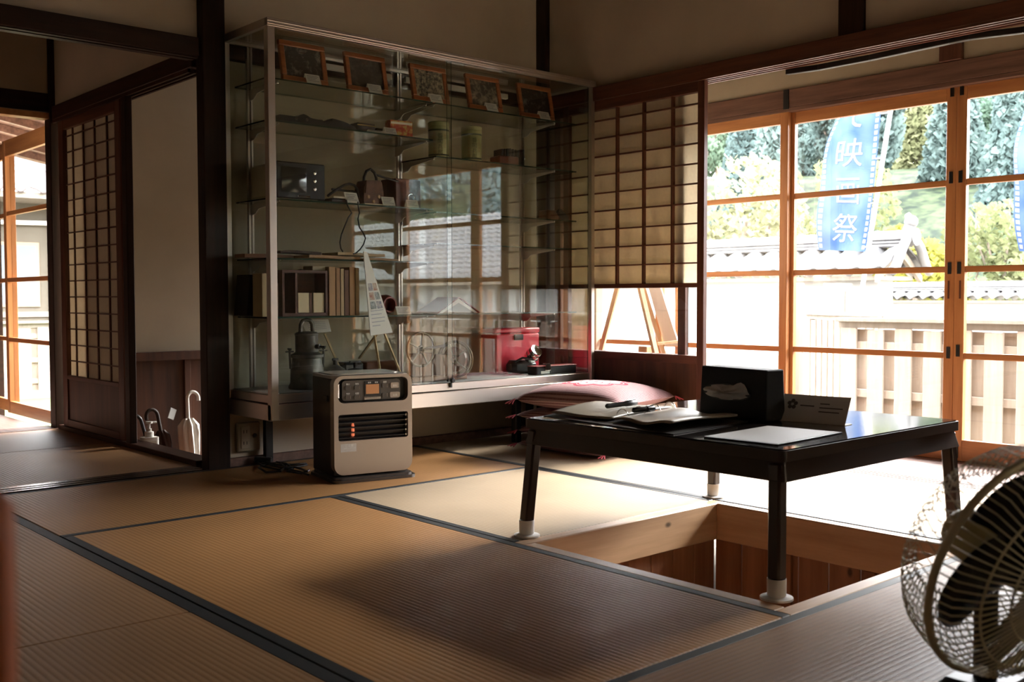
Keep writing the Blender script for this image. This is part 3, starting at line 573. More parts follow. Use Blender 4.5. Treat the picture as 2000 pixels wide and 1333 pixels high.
for sx in (-1, 1):
    q = MB().tube([(sx*.08, 0, .10), (sx*.083, 0, .165), (sx*.083, 0, .195)], .005, 8).box(sx*.083-.02, sx*.083+.02, -.003, .003, .178, .186, .002).box(sx*.083-.003, sx*.083+.003, -.015, .015, .19, .2, .002); q.build('wing_nut', mi, t)
MB().lathe([(.012, 0), (.012, .02), (.005, .022), (.005, .05)], 12, TR(.02, -.045, .205) @ RX(PI/2) @ RY(.3)).build('tap', m_blackm, t)
p = P(655, 722, Y=3.95); t = thing('spirit_burner', 'squat black burner with a screw knob beside the iron lamp', 'burner', (p.x, 3.95, z)); MB().lathe([(.04, 0), (.044, .03), (.044, .075), (.02, .09), (.01, .095), (.01, .115)], 20).build('pot', mi, t, 40); MB().box(-.016, .016, -.003, .003, .112, .124, .002).build('knob', m_blackm, t)
p = P(684, 722, Y=3.97); t = thing('screw_jack', 'second squat burner half hidden behind the heater top', 'burner', (p.x+.02, 3.96, z)); MB().lathe([(.05, 0), (.05, .055), (.03, .07), (.008, .075), (.008, .1)], 20).build('pot', m_blackm, t, 40); MB().box(-.03, .03, -.004, .004, .098, .108, .002).build('knob', m_blackm, t)
sbox('flat_case', 'flat black leather case behind the fan heater', 'case', 672, 712, 708, 4.04, .09, z, M('black leather', (.014, .014, .014), .4), .012); sbox('wooden_box', 'low brown wooden box behind the easel sticks', 'box', 716, 776, 706, 4.06, .09, z, wood('brown box wood', (.14, .05, .025), (.26, .1, .05), 'x', .5))
def easel(label, c4, legs, y0, y1, pr):
    "bamboo stick easel with a printed sheet; corners and legs by sight lines"
    v = [P(x, yy, Y=(y1 if i < 2 else y0)) for i, (x, yy) in enumerate(c4)]; t = thing('sign_easel', label, 'sign', (v[3].x, y0, z)); o = Vector((v[3].x, y0, z)); lo = [p-o for p in v]
    nrm = (lo[1]-lo[0]).cross(lo[3]-lo[0]).normalized(); nrm = nrm if nrm.y < 0 else -nrm
    MB().prism(lo, -nrm*.004).build('sheet', m_paper, t); f = lambda u, w: (lo[0]*(1-u)+lo[1]*u)*(1-w)+(lo[3]*(1-u)+lo[2]*u)*w
    for (u0, u1, w0, w1, m) in pr: MB().prism([f(u0, w0)+nrm*.0008, f(u1, w0)+nrm*.0008, f(u1, w1)+nrm*.0008, f(u0, w1)+nrm*.0008], nrm*.0004).build('print', m, t)
    st = [MB().bar(P(a, c, Y=y0+.012)-o, P(d, e, Y=yy)-o, .008, .008).build('stick', m_stick, t) for a, c, d, e, yy in legs]; return t
m_stick = wood('pale bamboo', (.5, .36, .18), (.68, .52, .3), 'z', .5); mp = [art('colour print %d' % i, i*4.4+9, [(.4, a), (.6, c)], 60) for i, (a, c) in enumerate((((.1, .12, .2), (.55, .5, .5)), ((.3, .1, .06), (.6, .5, .4)), ((.08, .1, .08), (.5, .52, .55))))]
lines = [(.12, .12+q, .66+.045*i, .67+.045*i, M('pale text', (.4, .42, .5), .8)) for i, q in enumerate((.7, .74, .6, .72, .66, .4))]
easel('tall white poster with six small colour pictures on a stick easel', [(710, 492), (717, 492), (767, 650), (724, 656)], [(731, 655, 743, 728, 3.9), (751, 652, 782, 728, 3.9), (738, 650, 702, 700, 4.04)], 3.842, 3.858, [(.15, .48, .38+.11*i, .47+.11*i, mp[i % 3]) for i in range(3)] + [(.55, .88, .38+.11*i, .47+.11*i, mp[(i+1) % 3]) for i in range(3)] + lines)
easel('low white text card on a stick easel behind the iron lamp', [(585, 624), (641, 624), (647, 648), (600, 652)], [(634, 652, 662, 716, 4.06), (606, 652, 612, 704, 4.06)], 4.06, 4.09, [(.15, .85, .2+.13*i, .23+.13*i, lines[0][4]) for i in range(5)])
# film winder with two reels
p = P(820, 745, Y=3.9); t = thing('film_rewinder', 'wooden film rewinder with two iron spoked reels', 'film rewinder', (p.x, 3.93, z)); mg = M('worn iron', (.2, .17, .12), .45, .7); mwd = wood('rewinder wood', (.16, .08, .04), (.3, .17, .09), 'z', .5)
MB().box(-.06, .27, -.05, .08, 0, .022, .003).box(-.02, .08, -.02, .03, .022, .13, .003).box(.12, .2, -.03, .05, .022, .12, .003).build('stand', mwd, t)
def reel(T, R):
    q = MB(); q.tube([T @ Vector((R*math.cos(i*PI/16), R*math.sin(i*PI/16), 0)) for i in range(32)], .0055, 8, True)
    q.tube([T @ Vector((R*.18*math.cos(i*PI/8), R*.18*math.sin(i*PI/8), 0)) for i in range(16)], .006, 8, True)
    for i in range(5): a = i*2*PI/5+.3; q.bar(T @ Vector((R*.17*math.cos(a), R*.17*math.sin(a), 0)), T @ Vector((R*math.cos(a), R*math.sin(a), 0)), .009, .004)
    q.lathe([(.008, -.02), (.008, .02)], 10, T); return q
reel(TR(.0, -.04, .15) @ RY(.12) @ RX(PI/2), .078).build('reel', mg, t, 50); r2 = reel(TR(.2, -.035, .095) @ RZ(.45) @ RY(PI/2), .085)
r2.build('reel', mg, t, 50); r3 = reel(TR(.225, -.02, .095) @ RZ(.45) @ RY(PI/2), .085); r3.build('reel', mg, t, 50); MB().lathe([(.06, -.011), (.06, .011)], 24, TR(.212, -.028, .095) @ RZ(.45) @ RY(PI/2)).build('wound_film', M('brown film', (.14, .03, .015), .3), t, 40)
MB().tube([(.0, -.06, .15), (.03, -.065, .152), (.03, -.09, .152)], .005, 8).build('crank', mg, t); MB().bar((.03, -.045, .152), (.15, -.045, .165), .008, .012).build('arm', m_blackm, t)
# red box, cameras and case at the far end
a = P(976, 728, Y=3.97); c = P(1062, 724, Y=3.97); t = thing('red_case', 'bright red equipment case standing on the showcase floor', 'case', (a.x, 4.0, z)); w = c.x-a.x
mred = M('bright red plastic', (.62, .02, .045), .35); MB().box(0, w, 0, .125, 0, .205, .008).build('body', mred, t, 40); MB().box(-.002, w+.002, -.002, .127, .207, .232, .006).build('lid', mred, t, 40); MB().box(w*.4, w*.6, -.008, 0, .17, .2, .002).build('latch', m_black, t)
a = P(1008, 742, Y=3.9); t = thing('film_camera', 'black film camera with a ringed silver lens on the showcase floor', 'camera', (a.x, 3.915, z), 0)
MB().box(0, .17, 0, .08, 0, .07, .02).build('body', m_black, t, 40); MB().lathe([(.03, 0), (.034, .01), (.034, .03), (.03, .032), (.034, .036), (.034, .055), (.03, .058), (.033, .062), (.033, .075), (.02, .07)], 24, TR(.12, .02, .075) @ RX(.9)).build('lens', m_chrome, t, 35)
MB().tube([(.02, .02, .06), (.04, -.02, .085), (.1, -.025, .075), (.14, -.02, .07)], .006, 8).build('strap', m_black, t, 60)
a = P(1040, 742, Y=3.85); c = P(1118, 733, Y=3.85); t = thing('attache_case', 'long flat black case with red trim and silver clasp', 'case', (a.x, 3.82, z)); w = c.x-a.x
MB().box(0, w, 0, .07, 0, .038, .004).build('body', m_black, t); MB().box(-.001, w+.001, -.001, .071, .039, .043, .001).build('red_trim', M('dark red trim', (.25, .03, .03), .4), t); MB().box(w*.2, w*.33, -.008, .0, .02, .05, .002).box(w*.22, w*.31, -.008, .02, .045, .056, .002).build('clasp', m_chrome, t); MB().box(.03, .09, -.0012, 0, .004, .018).build('plate', m_card, t)
# ------------------------------------------------------------------ fan heater
HW, HD, HH = .345, .27, .425
t = thing('fan_heater', 'bronze kerosene fan heater glowing orange inside, standing before the showcase', 'heater', (2.178, 3.502, 0), math.radians(-11.5))
m_hb = M('bronze metallic paint', (.43, .37, .32), .34, .75); m_hs = M('dark brown side panel', (.028, .02, .017), .38, 0, .5); m_hp = M('dark smoked panel', (.085, .075, .065), .3)
# base tray
q = MB(); q.prism([(x+HW/2, y+HD/2-.012, 0) for x, y in rrect(HW+.01, HD+.03, .03)], (0, 0, .012)); q.prism([(x+HW/2, y+HD/2-.012, .012) for x, y in rrect(HW-.01, HD+.01, .03)], (0, 0, .008)); q.build('base_tray', M('grey base metal', (.1, .09, .085), .3, .6), t, 40)
MB().box(.012, HW-.012, .035, HD, .018, HH-.012, .006).build('body', m_hs, t, 40)
# front shell with two openings, rounded outline, bowed forward at the corners
def shell(pts, y0, y1): return [(x, y0, z) for x, z in pts]
FW, FZ0, FZ1 = .335, .028, HH-.004; fcx = HW/2; fcz = (FZ0+FZ1)/2; fh = FZ1-FZ0
def front_ring(outer, inner, y, dy, mb):
    "flat frame between two equal-length loops, with depth"
    k = len(outer); vs = [(x, y, z) for x, z in outer]+[(x, y, z) for x, z in inner]+[(x, y+dy, z) for x, z in outer]+[(x, y+dy, z) for x, z in inner]
    fs = []
    for i in range(k):
        j = (i+1) % k; fs += [(i, j, k+j, k+i), (2*k+i, 3*k+i, 3*k+j, 2*k+j), (i, 2*k+i, 2*k+j, j), (k+i, k+j, 3*k+j, 3*k+i)]
    mb.add(vs, fs)
zA0, zA1 = FZ1-.108, FZ1-.012; zB0, zB1 = FZ0+.135, FZ0+.24
fs = MB()
out = rrect(FW, fh, .035, 6, fcx, fcz)
# shell built of bands: top band holds the control window, middle strip, grille opening, lower apron
def band(z0, z1, rt, rb, hole=None):
    o = []
    for (sx, sz, a0) in ((1, 1, 0), (-1, 1, PI/2), (-1, -1, PI), (1, -1, 1.5*PI)):
        r = rt if sz > 0 else rb; cz = z1-r if sz > 0 else z0+r
        for i in range(7):
            a = a0+PI/2*i/6; o.append((fcx+sx*(FW/2-r)+r*math.cos(a) if r > 0 else fcx+sx*FW/2, cz+r*math.sin(a) if r > 0 else cz))
    if hole is None: fs.prism([(x, .0, z) for x, z in o], (0, .04, 0))
    else:
        h = rrect(hole[0], hole[2]-hole[1], hole[3], 6, fcx, (hole[1]+hole[2])/2); front_ring(o, h, 0, .04, fs)
band(zA0-.012, FZ1, .034, .0005, (FW-.036, zA0, zA1, .024)); band(zB1+.012, zA0-.012, .0005, .0005); band(zB0-.012, zB1+.012, .0005, .0005, (FW-.036, zB0, zB1, .01)); band(FZ0, zB0-.012, .0005, .04)
fs.build('front_shell', m_hb, t, 30)
MB().prism([(x, .030, z) for x, z in rrect(FW-.03, zA1-zA0+.006, .024, 6, fcx, (zA0+zA1)/2)], (0, .006, 0)).build('window_back', m_black, t)
cp = MB().prism([(x, .012, z) for x, z in rrect(FW-.085, zA1-zA0-.016, .014, 6, fcx-.004, (zA0+zA1)/2)], (0, .018, 0)).build('control_panel', m_hp, t, 40)
zc = (zA0+zA1)/2
MB().box(fcx-.036, fcx+.034, .0095, .013, zc-.024, zc+.036, .003).build('display_frame', m_black, cp); MB().box(fcx-.029, fcx+.027, .0085, .0096, zc-.016, zc+.022).build('display', emit('orange backlit display', (.45, .2, .08), .03), cp)
MB().box(fcx-.036, fcx+.036, .0095, .012, zc-.039, zc-.028, .002).build('display_bar', m_steel, cp)
for dx, dz, w, h in ((-.105, .012, .022, .016), (-.067, .012, .022, .016), (-.105, -.026, .022, .016), (-.067, -.026, .022, .016), (.052, .014, .022, .018), (.052, -.024, .022, .018), (.096, .014, .036, .022), (.096, -.024, .042, .022)):
    MB().prism([(x, .0085, z) for x, z in rrect(w, h, .005, 4, fcx+dx, zc+dz)], (0, .004, 0)).build('button', m_hb if dx > .09 else m_hp, cp, 40)
    MB().box(fcx+dx+w*.42, fcx+dx+w*.5, .0078, .0088, zc+dz-h*.4, zc+dz+h*.4).build('button_edge', m_steel, cp)
q = MB()
for dx, dz, s_, tx in ((-.105, .026, .008, '微小'), (-.067, .026, .008, '換気'), (-.105, -.012, .008, '時計'), (-.067, -.012, .008, '切替'), (.052, .029, .008, '温度'), (.096, .012, .011, '運転'), (.096, -.026, .010, '延長'), (-.014, .029, .007, '設定'), (.015, .029, .007, '室温')): q.text(tx, s_, TR(fcx+dx, .0076, zc+dz) @ RX(PI/2), .0002)
q.build('lettering', m_paper, cp, normals=False)
MB().box(fcx-FW/2+.022, fcx-FW/2+.03, .008, .03, zA0+.02, zA1-.02, .003).build('side_light', m_chrome, t)
# grille
MB().box(fcx-FW/2+.02, fcx+FW/2-.02, .08, .085, zB0-.004, zB1+.004).box(fcx-FW/2+.018, fcx-FW/2+.022, .03, .085, zB0, zB1).box(fcx+FW/2-.022, fcx+FW/2-.018, .03, .085, zB0, zB1).build('burner_back', m_black, t)
for i in range(5):
    z = zB0+.012+i*.0203; MB().prism([(fcx-FW/2+.018, .010, z-.001), (fcx-FW/2+.018, .011, z-.0045), (fcx-FW/2+.018, .032, z+.001), (fcx-FW/2+.018, .031, z+.004)], (FW-.036, 0, 0)).build('louvre', m_blackm, t)
    MB().box(fcx+FW/2-.026, fcx+FW/2-.018, .0088, .0105, z-.006, z+.001).build('louvre_tip', m_steel, t)
MB().lathe([(.003, 0), (.0065, .003), (.006, .04), (.003, .058)], 14, TR(fcx-.079, .0262, zB0+.014)).build('burner_glow', emit('glowing burner', (.9, .22, .1), .12), t, 40)
MB().box(fcx-FW/2+.026, fcx-FW/2+.092, -.0008, .002, FZ0+.092, FZ0+.124).build('notice_sticker', M('silver sticker', (.55, .53, .5), .4, .1), t)
q = MB(); q.text('ご注意', .012, TR(fcx-FW/2+.062, -.0012, FZ0+.116) @ RX(PI/2), .0002); q.text('換気を必ず行って', .0065, TR(fcx-FW/2+.064, -.0012, FZ0+.106) @ RX(PI/2), .0002); q.text('ください', .0065, TR(fcx-FW/2+.064, -.0012, FZ0+.098) @ RX(PI/2), .0002); q.build('sticker_lettering', m_paper, t, normals=False)
MB().prism([(x+fcx, y+HD/2+.01, HH-.016) for x, y in rrect(HW-.012, HD-.02, .03)], (0, 0, .012)).build('top_plate', m_hb, t, 40)
MB().prism([(x+fcx+.0, y+HD/2+.03, HH-.004) for x, y in rrect(HW-.05, HD-.09, .03)], (0, 0, .004)).build('tank_lid', M('pale tank lid', (.5, .47, .42), .25, .5), t, 40)
MB().box(.006, .013, .08, .16, HH-.11, HH-.085, .003).build('hand_grip', m_black, t)
# ------------------------------------------------------------------ wall socket and cables
t = thing('wall_socket', 'beige double wall socket low beside the main pillar, under the showcase', 'socket', (2.172, 4.205, .117)); mb_ = M('beige plastic', (.36, .29, .19), .45)
MB().box(-.056, .056, -.022, 0, -.066, .066, .006).build('housing', mb_, t, 40); MB().box(-.04, .004, -.026, -.021, -.05, .05, .003).build('socket_plate', M('light beige plastic', (.44, .36, .25), .4), t)
q = MB()
for z in (-.025, .025): q.box(-.028, -.025, -.0265, -.0258, z-.007, z+.007).box(-.014, -.011, -.0265, -.0258, z-.007, z+.007)
q.build('slots', m_black, t); MB().lathe([(.009, 0), (.009, .006), (.003, .007)], 14, TR(.028, -.021, .005) @ RX(PI/2)).build('aerial_jack', m_dkbox, t)
t = thing('power_cable', 'tangled black mains cable with a plug on the mat left of the heater', 'cable', (2.25, 3.9, 0)); q = MB(); random.seed(4)
def fl(px, py, z=.006): v = P(px, py, Z=z); return (v.x-2.25, v.y-3.9, v.z)
for pts in ([(497, 900), (515, 912), (545, 918), (575, 913), (590, 917), (600, 922)], [(505, 899), (530, 906), (560, 911), (548, 921), (520, 923), (505, 914), (520, 908), (570, 908), (598, 906)], [(540, 903), (560, 906), (572, 916), (560, 921), (590, 925), (604, 919)], [(512, 905), (540, 912), (585, 922), (602, 928)], [(548, 906), (558, 914), (583, 912), (600, 908)]):
    q.tube([fl(a, c, .005+.004*(i % 2)) for i, (a, c) in enumerate(pts)], .0045, 6)
q.build('lead', m_black, t, 60); q = MB(); a = Vector(fl(497, 897, .02)); q.bar(a, a+Vector((.06, -.05, -.006)), .028, .024, b=.005); q.build('plug', m_black, t)
# ------------------------------------------------------------------ sunken hearth
t = thing('sunken_hearth', 'square cedar lined pit sunk in the tatami under the low table', 'hearth', (2.535, 1.82, 0)); X0, X1, Y0, Y1 = [v for v in (HX0-2.535+.001, HX1-2.535-.001, HY0-1.82+.001, HY1-1.82-.001)]; fw = .045
MB().box(X0, X1, Y0, Y0+fw, -.13, -.001, .003).build('rim_board', m_cedar_x, t); MB().box(X0, X1, Y1-fw, Y1, -.13, -.001, .003).build('rim_board', m_cedar_x, t)
MB().box(X0, X0+fw, Y0+fw, Y1-fw, -.13, -.001, .003).build('rim_board', m_cedar_y, t); MB().box(X1-fw, X1, Y0+fw, Y1-fw, -.13, -.001, .003).build('rim_board', m_cedar_y, t)
q = MB(); n_ = 8; a0 = X0+fw-.02; a1 = X1-fw+.02; c0 = Y0+fw-.02; c1 = Y1-fw+.02
for i in range(n_):
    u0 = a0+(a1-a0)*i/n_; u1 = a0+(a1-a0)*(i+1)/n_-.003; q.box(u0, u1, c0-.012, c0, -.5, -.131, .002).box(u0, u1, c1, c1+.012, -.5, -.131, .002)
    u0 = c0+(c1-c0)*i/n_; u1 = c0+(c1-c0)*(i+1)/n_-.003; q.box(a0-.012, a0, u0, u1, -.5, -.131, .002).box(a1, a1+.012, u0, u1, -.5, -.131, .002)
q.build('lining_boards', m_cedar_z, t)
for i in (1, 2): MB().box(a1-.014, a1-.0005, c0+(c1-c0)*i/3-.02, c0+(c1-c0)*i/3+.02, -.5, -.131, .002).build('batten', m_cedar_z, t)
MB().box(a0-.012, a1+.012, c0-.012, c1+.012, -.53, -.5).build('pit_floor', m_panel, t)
# ------------------------------------------------------------------ low table
TX0, TX1, TY0, TY1, TZ = 2.135, 3.055, 1.42, 2.345, .362; tcx, tcy = (TX0+TX1)/2, (TY0+TY1)/2
t = thing('low_table', 'black lacquered low table standing over the sunken hearth', 'table', (tcx, tcy, 0)); hw, hd = (TX1-TX0)/2, (TY1-TY0)/2
m_lac = M('black lacquer', (.012, .009, .008), .085, 0, .6); m_lac2 = M('dark brown lacquer', (.03, .017, .013), .32, 0, .5); m_leg = M('brown lacquered leg', (.035, .018, .012), .28)
tt = MB(); tt.prism([(x, y, TZ-.03) for x, y in rrect(2*hw, 2*hd, .018)], (0, 0, .027)); top = tt.build('tabletop', m_lac2, t, 30)
MB().prism([(x, y, TZ-.0031) for x, y in rrect(2*hw-.012, 2*hd-.012, .014)], (0, 0, .0031)).build('polished_surface', m_lac, top, 30)
q = MB(); o1 = rrect(2*hw-.02, 2*hd-.02, .015); o2 = rrect(2*hw+.004, 2*hd+.004, .018); i1 = rrect(2*hw-.06, 2*hd-.06, .01); k = len(o1)
vs = [(x, y, TZ-.0305) for x, y in o1]+[(x, y, TZ-.078) for x, y in o2]+[(x, y, TZ-.078) for x, y in i1]+[(x, y, TZ-.0305) for x, y in i1]; q.add(vs, [(r*k+i, r*k+(i+1) % k, ((r+1) % 4)*k+(i+1) % k, ((r+1) % 4)*k+i) for r in range(4) for i in range(k)]); q.build('apron', m_lac2, t, 30)
m_cup = M('white plastic foot cup', (.74, .72, .7), .45)
for sx, sy in ((-1, -1), (-1, 1), (1, 1), (1, -1)):
    bx, by = sx*(.462), sy*(.447); tx, ty = sx*.440, sy*.432
    lg = MB().bar((bx, by, .045), (tx, ty, TZ-.035), .036, .036, up=(1, 0, 0), b=.006).build('leg', m_leg, t, 40)
    MB().lathe([(.04, 0), (.04, .005), (.022, .008), (.023, .01), (.0235, .05), (.021, .05), (.02, .03)], 24, TR(bx, by, .0)).build('foot_cup', m_cup, lg, 40)
# things on the table
t = thing('tissue_case', 'tall black leather tissue case with a white tissue in its front slot', 'tissue box', (2.636, 1.906, TZ+.0004), math.radians(-97.8)); mlb = M('black leatherette', (.009, .009, .01), .55, 0, .25); n = N(mlb); n.bump(n.noise(n.co(), 420, 2), .2, .0006)
q = MB(); Wt, Ht, Dt = .275, .152, .085
q.add([(-Wt/2, -Dt/2, 0), (Wt/2, -Dt/2, 0), (Wt/2, Dt/2, 0), (-Wt/2, Dt/2, 0), (-Wt/2+.003, -Dt/2+.006, Ht), (Wt/2-.003, -Dt/2+.006, Ht), (Wt/2-.003, Dt/2-.006, Ht), (-Wt/2+.003, Dt/2-.006, Ht)], [(3, 2, 1, 0), (4, 5, 6, 7), (0, 1, 5, 4), (1, 2, 6, 5), (2, 3, 7, 6), (3, 0, 4, 7)]); q.build('case', mlb, t)
bv = t.children[0].modifiers.new('edge', 'BEVEL'); bv.width = .004; bv.segments = 2
q = MB(); q.prism([(x, -Dt/2-.001, z) for x, z in [(-.022+.1*math.cos(a), .077+.026*math.sin(a)) for a in [i*PI/14 for i in range(28)]]], (0, .004, 0)); o = q.build('slot', m_black, t, 40); o.rotation_euler = (0, 0, 0)
def tis(u, v):
    a = 2*PI*u; r = v; x = -.022+.096*r*math.cos(a); z = .077+.023*r*math.sin(a)+(.024*max(0, 1-abs(x-.045)/.035)*max(0, math.sin(a))*r)
    return Vector((x, -Dt/2-.002-.018*(1-r)*(1+.5*math.sin(5*a))-.003*math.sin(7*a), z))
MB().grid(tis, 36, 6).build('tissue', paper('tissue paper', (.8, .78, .74), .3), t, 80)
# white tent card, fold along the top
v = [P(1527, 770, Z=TZ+.078), P(1660, 780, Z=TZ+.078), P(1650, 833, Z=TZ), P(1518, 822, Z=TZ)]
a_, b_ = Vector((2.639, 1.779, TZ)), Vector((2.665, 1.572, TZ)); wv = (b_-a_); wl = wv.length; ang = math.atan2(wv.y, wv.x)
t = thing('tent_card', 'small white folded notice card with a flower emblem standing on the table', 'notice card', (a_.x, a_.y, TZ+.0004), ang)
R = RX(-.5); q = MB().box(0, wl, -.0008, .0008, 0, .088, 0, R).box(0, wl, 0, .05, 0, .0014); q.build('card', M('off white card', (.62, .6, .57), .6), t)
mgp = M('grey printing', (.1, .09, .085), .8); q = MB(); T0 = R
for i in range(5): a = i*2*PI/5+.3; q.prism([(wl*.17+.0105*math.cos(a)+.0065*math.cos(b), -.0013, .056+.0105*math.sin(a)+.0065*math.sin(b)) for b in [j*PI/6 for j in range(12)]], (0, .0003, 0))
q.v = [tuple(T0 @ Vector(p)) for p in q.v]; q.box(wl*.29, wl*.50, -.0014, -.0011, .0515, .0555, 0, T0); q.build('emblem', mgp, t, normals=False)
q = MB()
for i, (a, w_) in enumerate(((.58, .14), (.58, .34), (.58, .30))): q.box(wl*a, wl*(a+w_), -.0014, -.0011, .0605-.0125*i, .0640-.0125*i, 0, T0)
q.build('printed_lines', mgp, t, normals=False)
# clipboard
c4 = [Vector(p) for p in ((2.187, 1.471, TZ), (2.51, 1.488, TZ), (2.485, 1.706, TZ), (2.172, 1.687, TZ))]; o = c4[0]
t = thing('clipboard', 'black clipboard with a blank grey white sheet on the near table corner', 'clipboard', o); lo = [p-o for p in c4]; cc = sum(lo, Vector())/4
MB().prism([p+Vector((0, 0, .0006)) for p in lo], (0, 0, .004)).build('board', M('black board', (.02, .02, .022), .3), t); MB().prism([cc+(p-cc)*.95+Vector((0, 0, .0047)) for p in lo], (0, 0, .0007)).build('paper_sheet', M('satin grey white sheet', (.42, .41, .4), .6, 0, .2), t)
# ring binder lying open
o = Vector((2.24, 2.06, TZ)); t = thing('ring_binder', 'ring binder lying open with curling worn pages and four wire rings', 'binder', o); m_pg = M('worn plastic page', (.3, .265, .21), .35)
def page(c, bend, n, name, base, mat):
    v = [Vector(p)-Vector((2.24, 2.06, 0)) for p in c]
    def f(u, w):
        p = (v[0]*(1-u)+v[1]*u)*(1-w)+(v[3]*(1-u)+v[2]*u)*w; return Vector((p.x, p.y, base+bend(u, w)))
    ob = MB().grid(f, n, n).build(name, mat, t, 80); md = ob.modifiers.new('thick', 'SOLIDIFY'); md.thickness = .006; md.offset = 1; return ob
R4 = [(2.246, 2.072, 0), (2.60, 2.13, 0), (2.527, 1.84, 0), (2.170, 1.80, 0)]; L4 = [(2.211, 2.299, 0), (2.52, 2.41, 0), (2.60, 2.15, 0), (2.236, 2.08, 0)]
MB().prism([Vector((x-2.24, y-2.06, .0005)) for x, y in ((2.20, 2.325), (2.53, 2.43), (2.545, 1.815), (2.155, 1.775))], (0, 0, .0025)).build('cover', M('dark binder cover', (.03, .026, .024), .5), t)
page(R4, lambda u, w: .004+.012*w*w+.006*math.sin(3.2*u+1)*w+.004*math.sin(9*w), 16, 'right_pages', .004, m_pg); page(L4, lambda u, w: .004+.006*math.sin(2.6*u)+.004*math.sin(6*w+1)*(1-w), 16, 'left_pages', .004, m_pg)
for i in range(4):
    u = .12+.255*i; p = Vector(R4[0])*(1-u)+Vector(R4[1])*u-Vector((2.24, 2.06, 0)); MB().tube([p+Vector((-.004*math.cos(a)*1, .022*math.cos(a), .006+.03*math.sin(a))) for a in [j*PI/10 for j in range(11)]], .0016, 6).build('ring', m_chrome, t, 60)
for lb, a, b in (('thick black marker pen lying crosswise on the open binder page', (1184, 801), (1243, 793)), ('thin black pen tucked beside the wire rings of the binder', (1236, 809), (1278, 805))):
    p = P(*a, Z=TZ+.02); q_ = P(*b, Z=TZ+.02); t = thing('pen', lb, 'pen', (p.x, p.y, TZ+.031)); d = q_-p; MB().tube([(0, 0, 0), d*.03, d*.62, d*.63, d*.97, d], [.005, .0075, .0075, .009, .009, .006], 12).build('barrel', m_black, t, 50)
    MB().bar(d*.66+Vector((0, 0, .009)), d*.94+Vector((0, 0, .010)), .004, .002).build('clip', m_chrome, t)
t = thing('loose_sheet', 'loose cream sheet under the left edge of the open binder', 'paper', (2.30, 2.26, TZ+.0003)); MB().box(-.12, .2, -.05, .075, 0, .0004, 0, RZ(.3)).build('sheet', m_cream, t)
# ------------------------------------------------------------------ floor cushions
m_cu = M('pink striped cotton', (.5, .22, .22), .85, 0, .2); n = N(m_cu); tc = n.n('ShaderNodeTexCoord'); sp = n.n('ShaderNodeSeparateXYZ'); n.l(tc.outputs['Object'], sp.inputs[0])
x, y, z = sp.outputs; st = n.math('SINE', n.math('MULTIPLY', x, 2*PI/.0135)); st = n.math('GREATER_THAN', st, .15); nz = n.noise(n.co((60, 260, 60)), 1, 2); c = n.mix(st, (.42, .26, .26), (.13, .018, .032)); c = n.mix(n.math('MULTIPLY', nz, .4), c, (.55, .4, .4))
r = n.math('SQRT', n.math('ADD', n.math('MULTIPLY', x, x), n.math('MULTIPLY', y, y))); th = n.math('ARCTAN2', y, x)
pet = n.math('ABSOLUTE', n.math('COSINE', n.math('MULTIPLY', th, 4.0))); R1 = n.math('MULTIPLY_ADD', pet, .032, .135); R2 = n.math('MULTIPLY_ADD', pet, .03, .105); R3 = n.math('MULTIPLY_ADD', pet, .04, .04)
ins = n.math('LESS_THAN', r, R1)
def ring(rr, w): return n.math('LESS_THAN', n.math('ABSOLUTE', n.math('SUBTRACT', r, rr)), w)
up = n.math('GREATER_THAN', z, .085); top_ = n.math('MULTIPLY', ins, up)
c2 = n.mix(n.math('LESS_THAN', r, n.math('SUBTRACT', R1, .02)), (.36, .03, .06), (.56, .4, .4)); c2 = n.mix(n.math('MAXIMUM', ring(R2, .007), n.math('MAXIMUM', ring(R3, .008), n.math('LESS_THAN', r, .018))), c2, (.36, .03, .06))
n.base(n.mix(top_, c, c2)); n.bump(nz, .3, .001)
def cushion(label, x, y, z, rz, W_=.55, H=.085, sq=1.0):
    t = thing('floor_cushion', label, 'cushion', (x, y, z), rz, 'stacked floor cushions'); nn = 22; q = MB()
    def prof(u, v):
        a = abs(2*u-1); b = abs(2*v-1); e = (1-a**2.6)*(1-b**2.6); return max(0, e)**.5
    def pos(u, v):
        k = 1-.035*(1-abs(2*v-1)**2)*abs(2*u-1); k2 = 1-.035*(1-abs(2*u-1)**2)*abs(2*v-1); return (u-.5)*W_*k, (v-.5)*W_*k2
    q.grid(lambda u, v: Vector((*pos(u, v), H*.36+(H*.64)*prof(u, v))), nn, nn); q.grid(lambda u, v: Vector((*pos(u, v), H*.36-(H*.36)*min(1, prof(u, v)*1.25))), nn, nn)
    q.build('cover', m_cu, t, 75); s_ = MB()
    for sx, sy in ((-1, -1), (1, -1), (1, 1), (-1, 1)):
        for j in range(3): s_.bar((sx*W_*.488, sy*W_*.488, H*.37), (sx*(W_*.488+.035), sy*(W_*.488+.03-.02*j), H*.2), .004, .004)
    s_.build('corner_tassel', M('red cord', (.4, .05, .08), .8), t); return t
cushion('lowest pink striped floor cushion, flat on the mat', 3.62, 3.45, .001, .06, .56, .078); cushion('second pink striped cushion from the floor in the stack', 3.60, 3.44, .072, .16, .55, .076)
cushion('third pink striped cushion, just under the topmost one', 3.60, 3.45, .141, .12, .55, .078); cushion('topmost pink striped cushion with a red flower medallion', 3.585, 3.425, .208, .24, .57, .122)
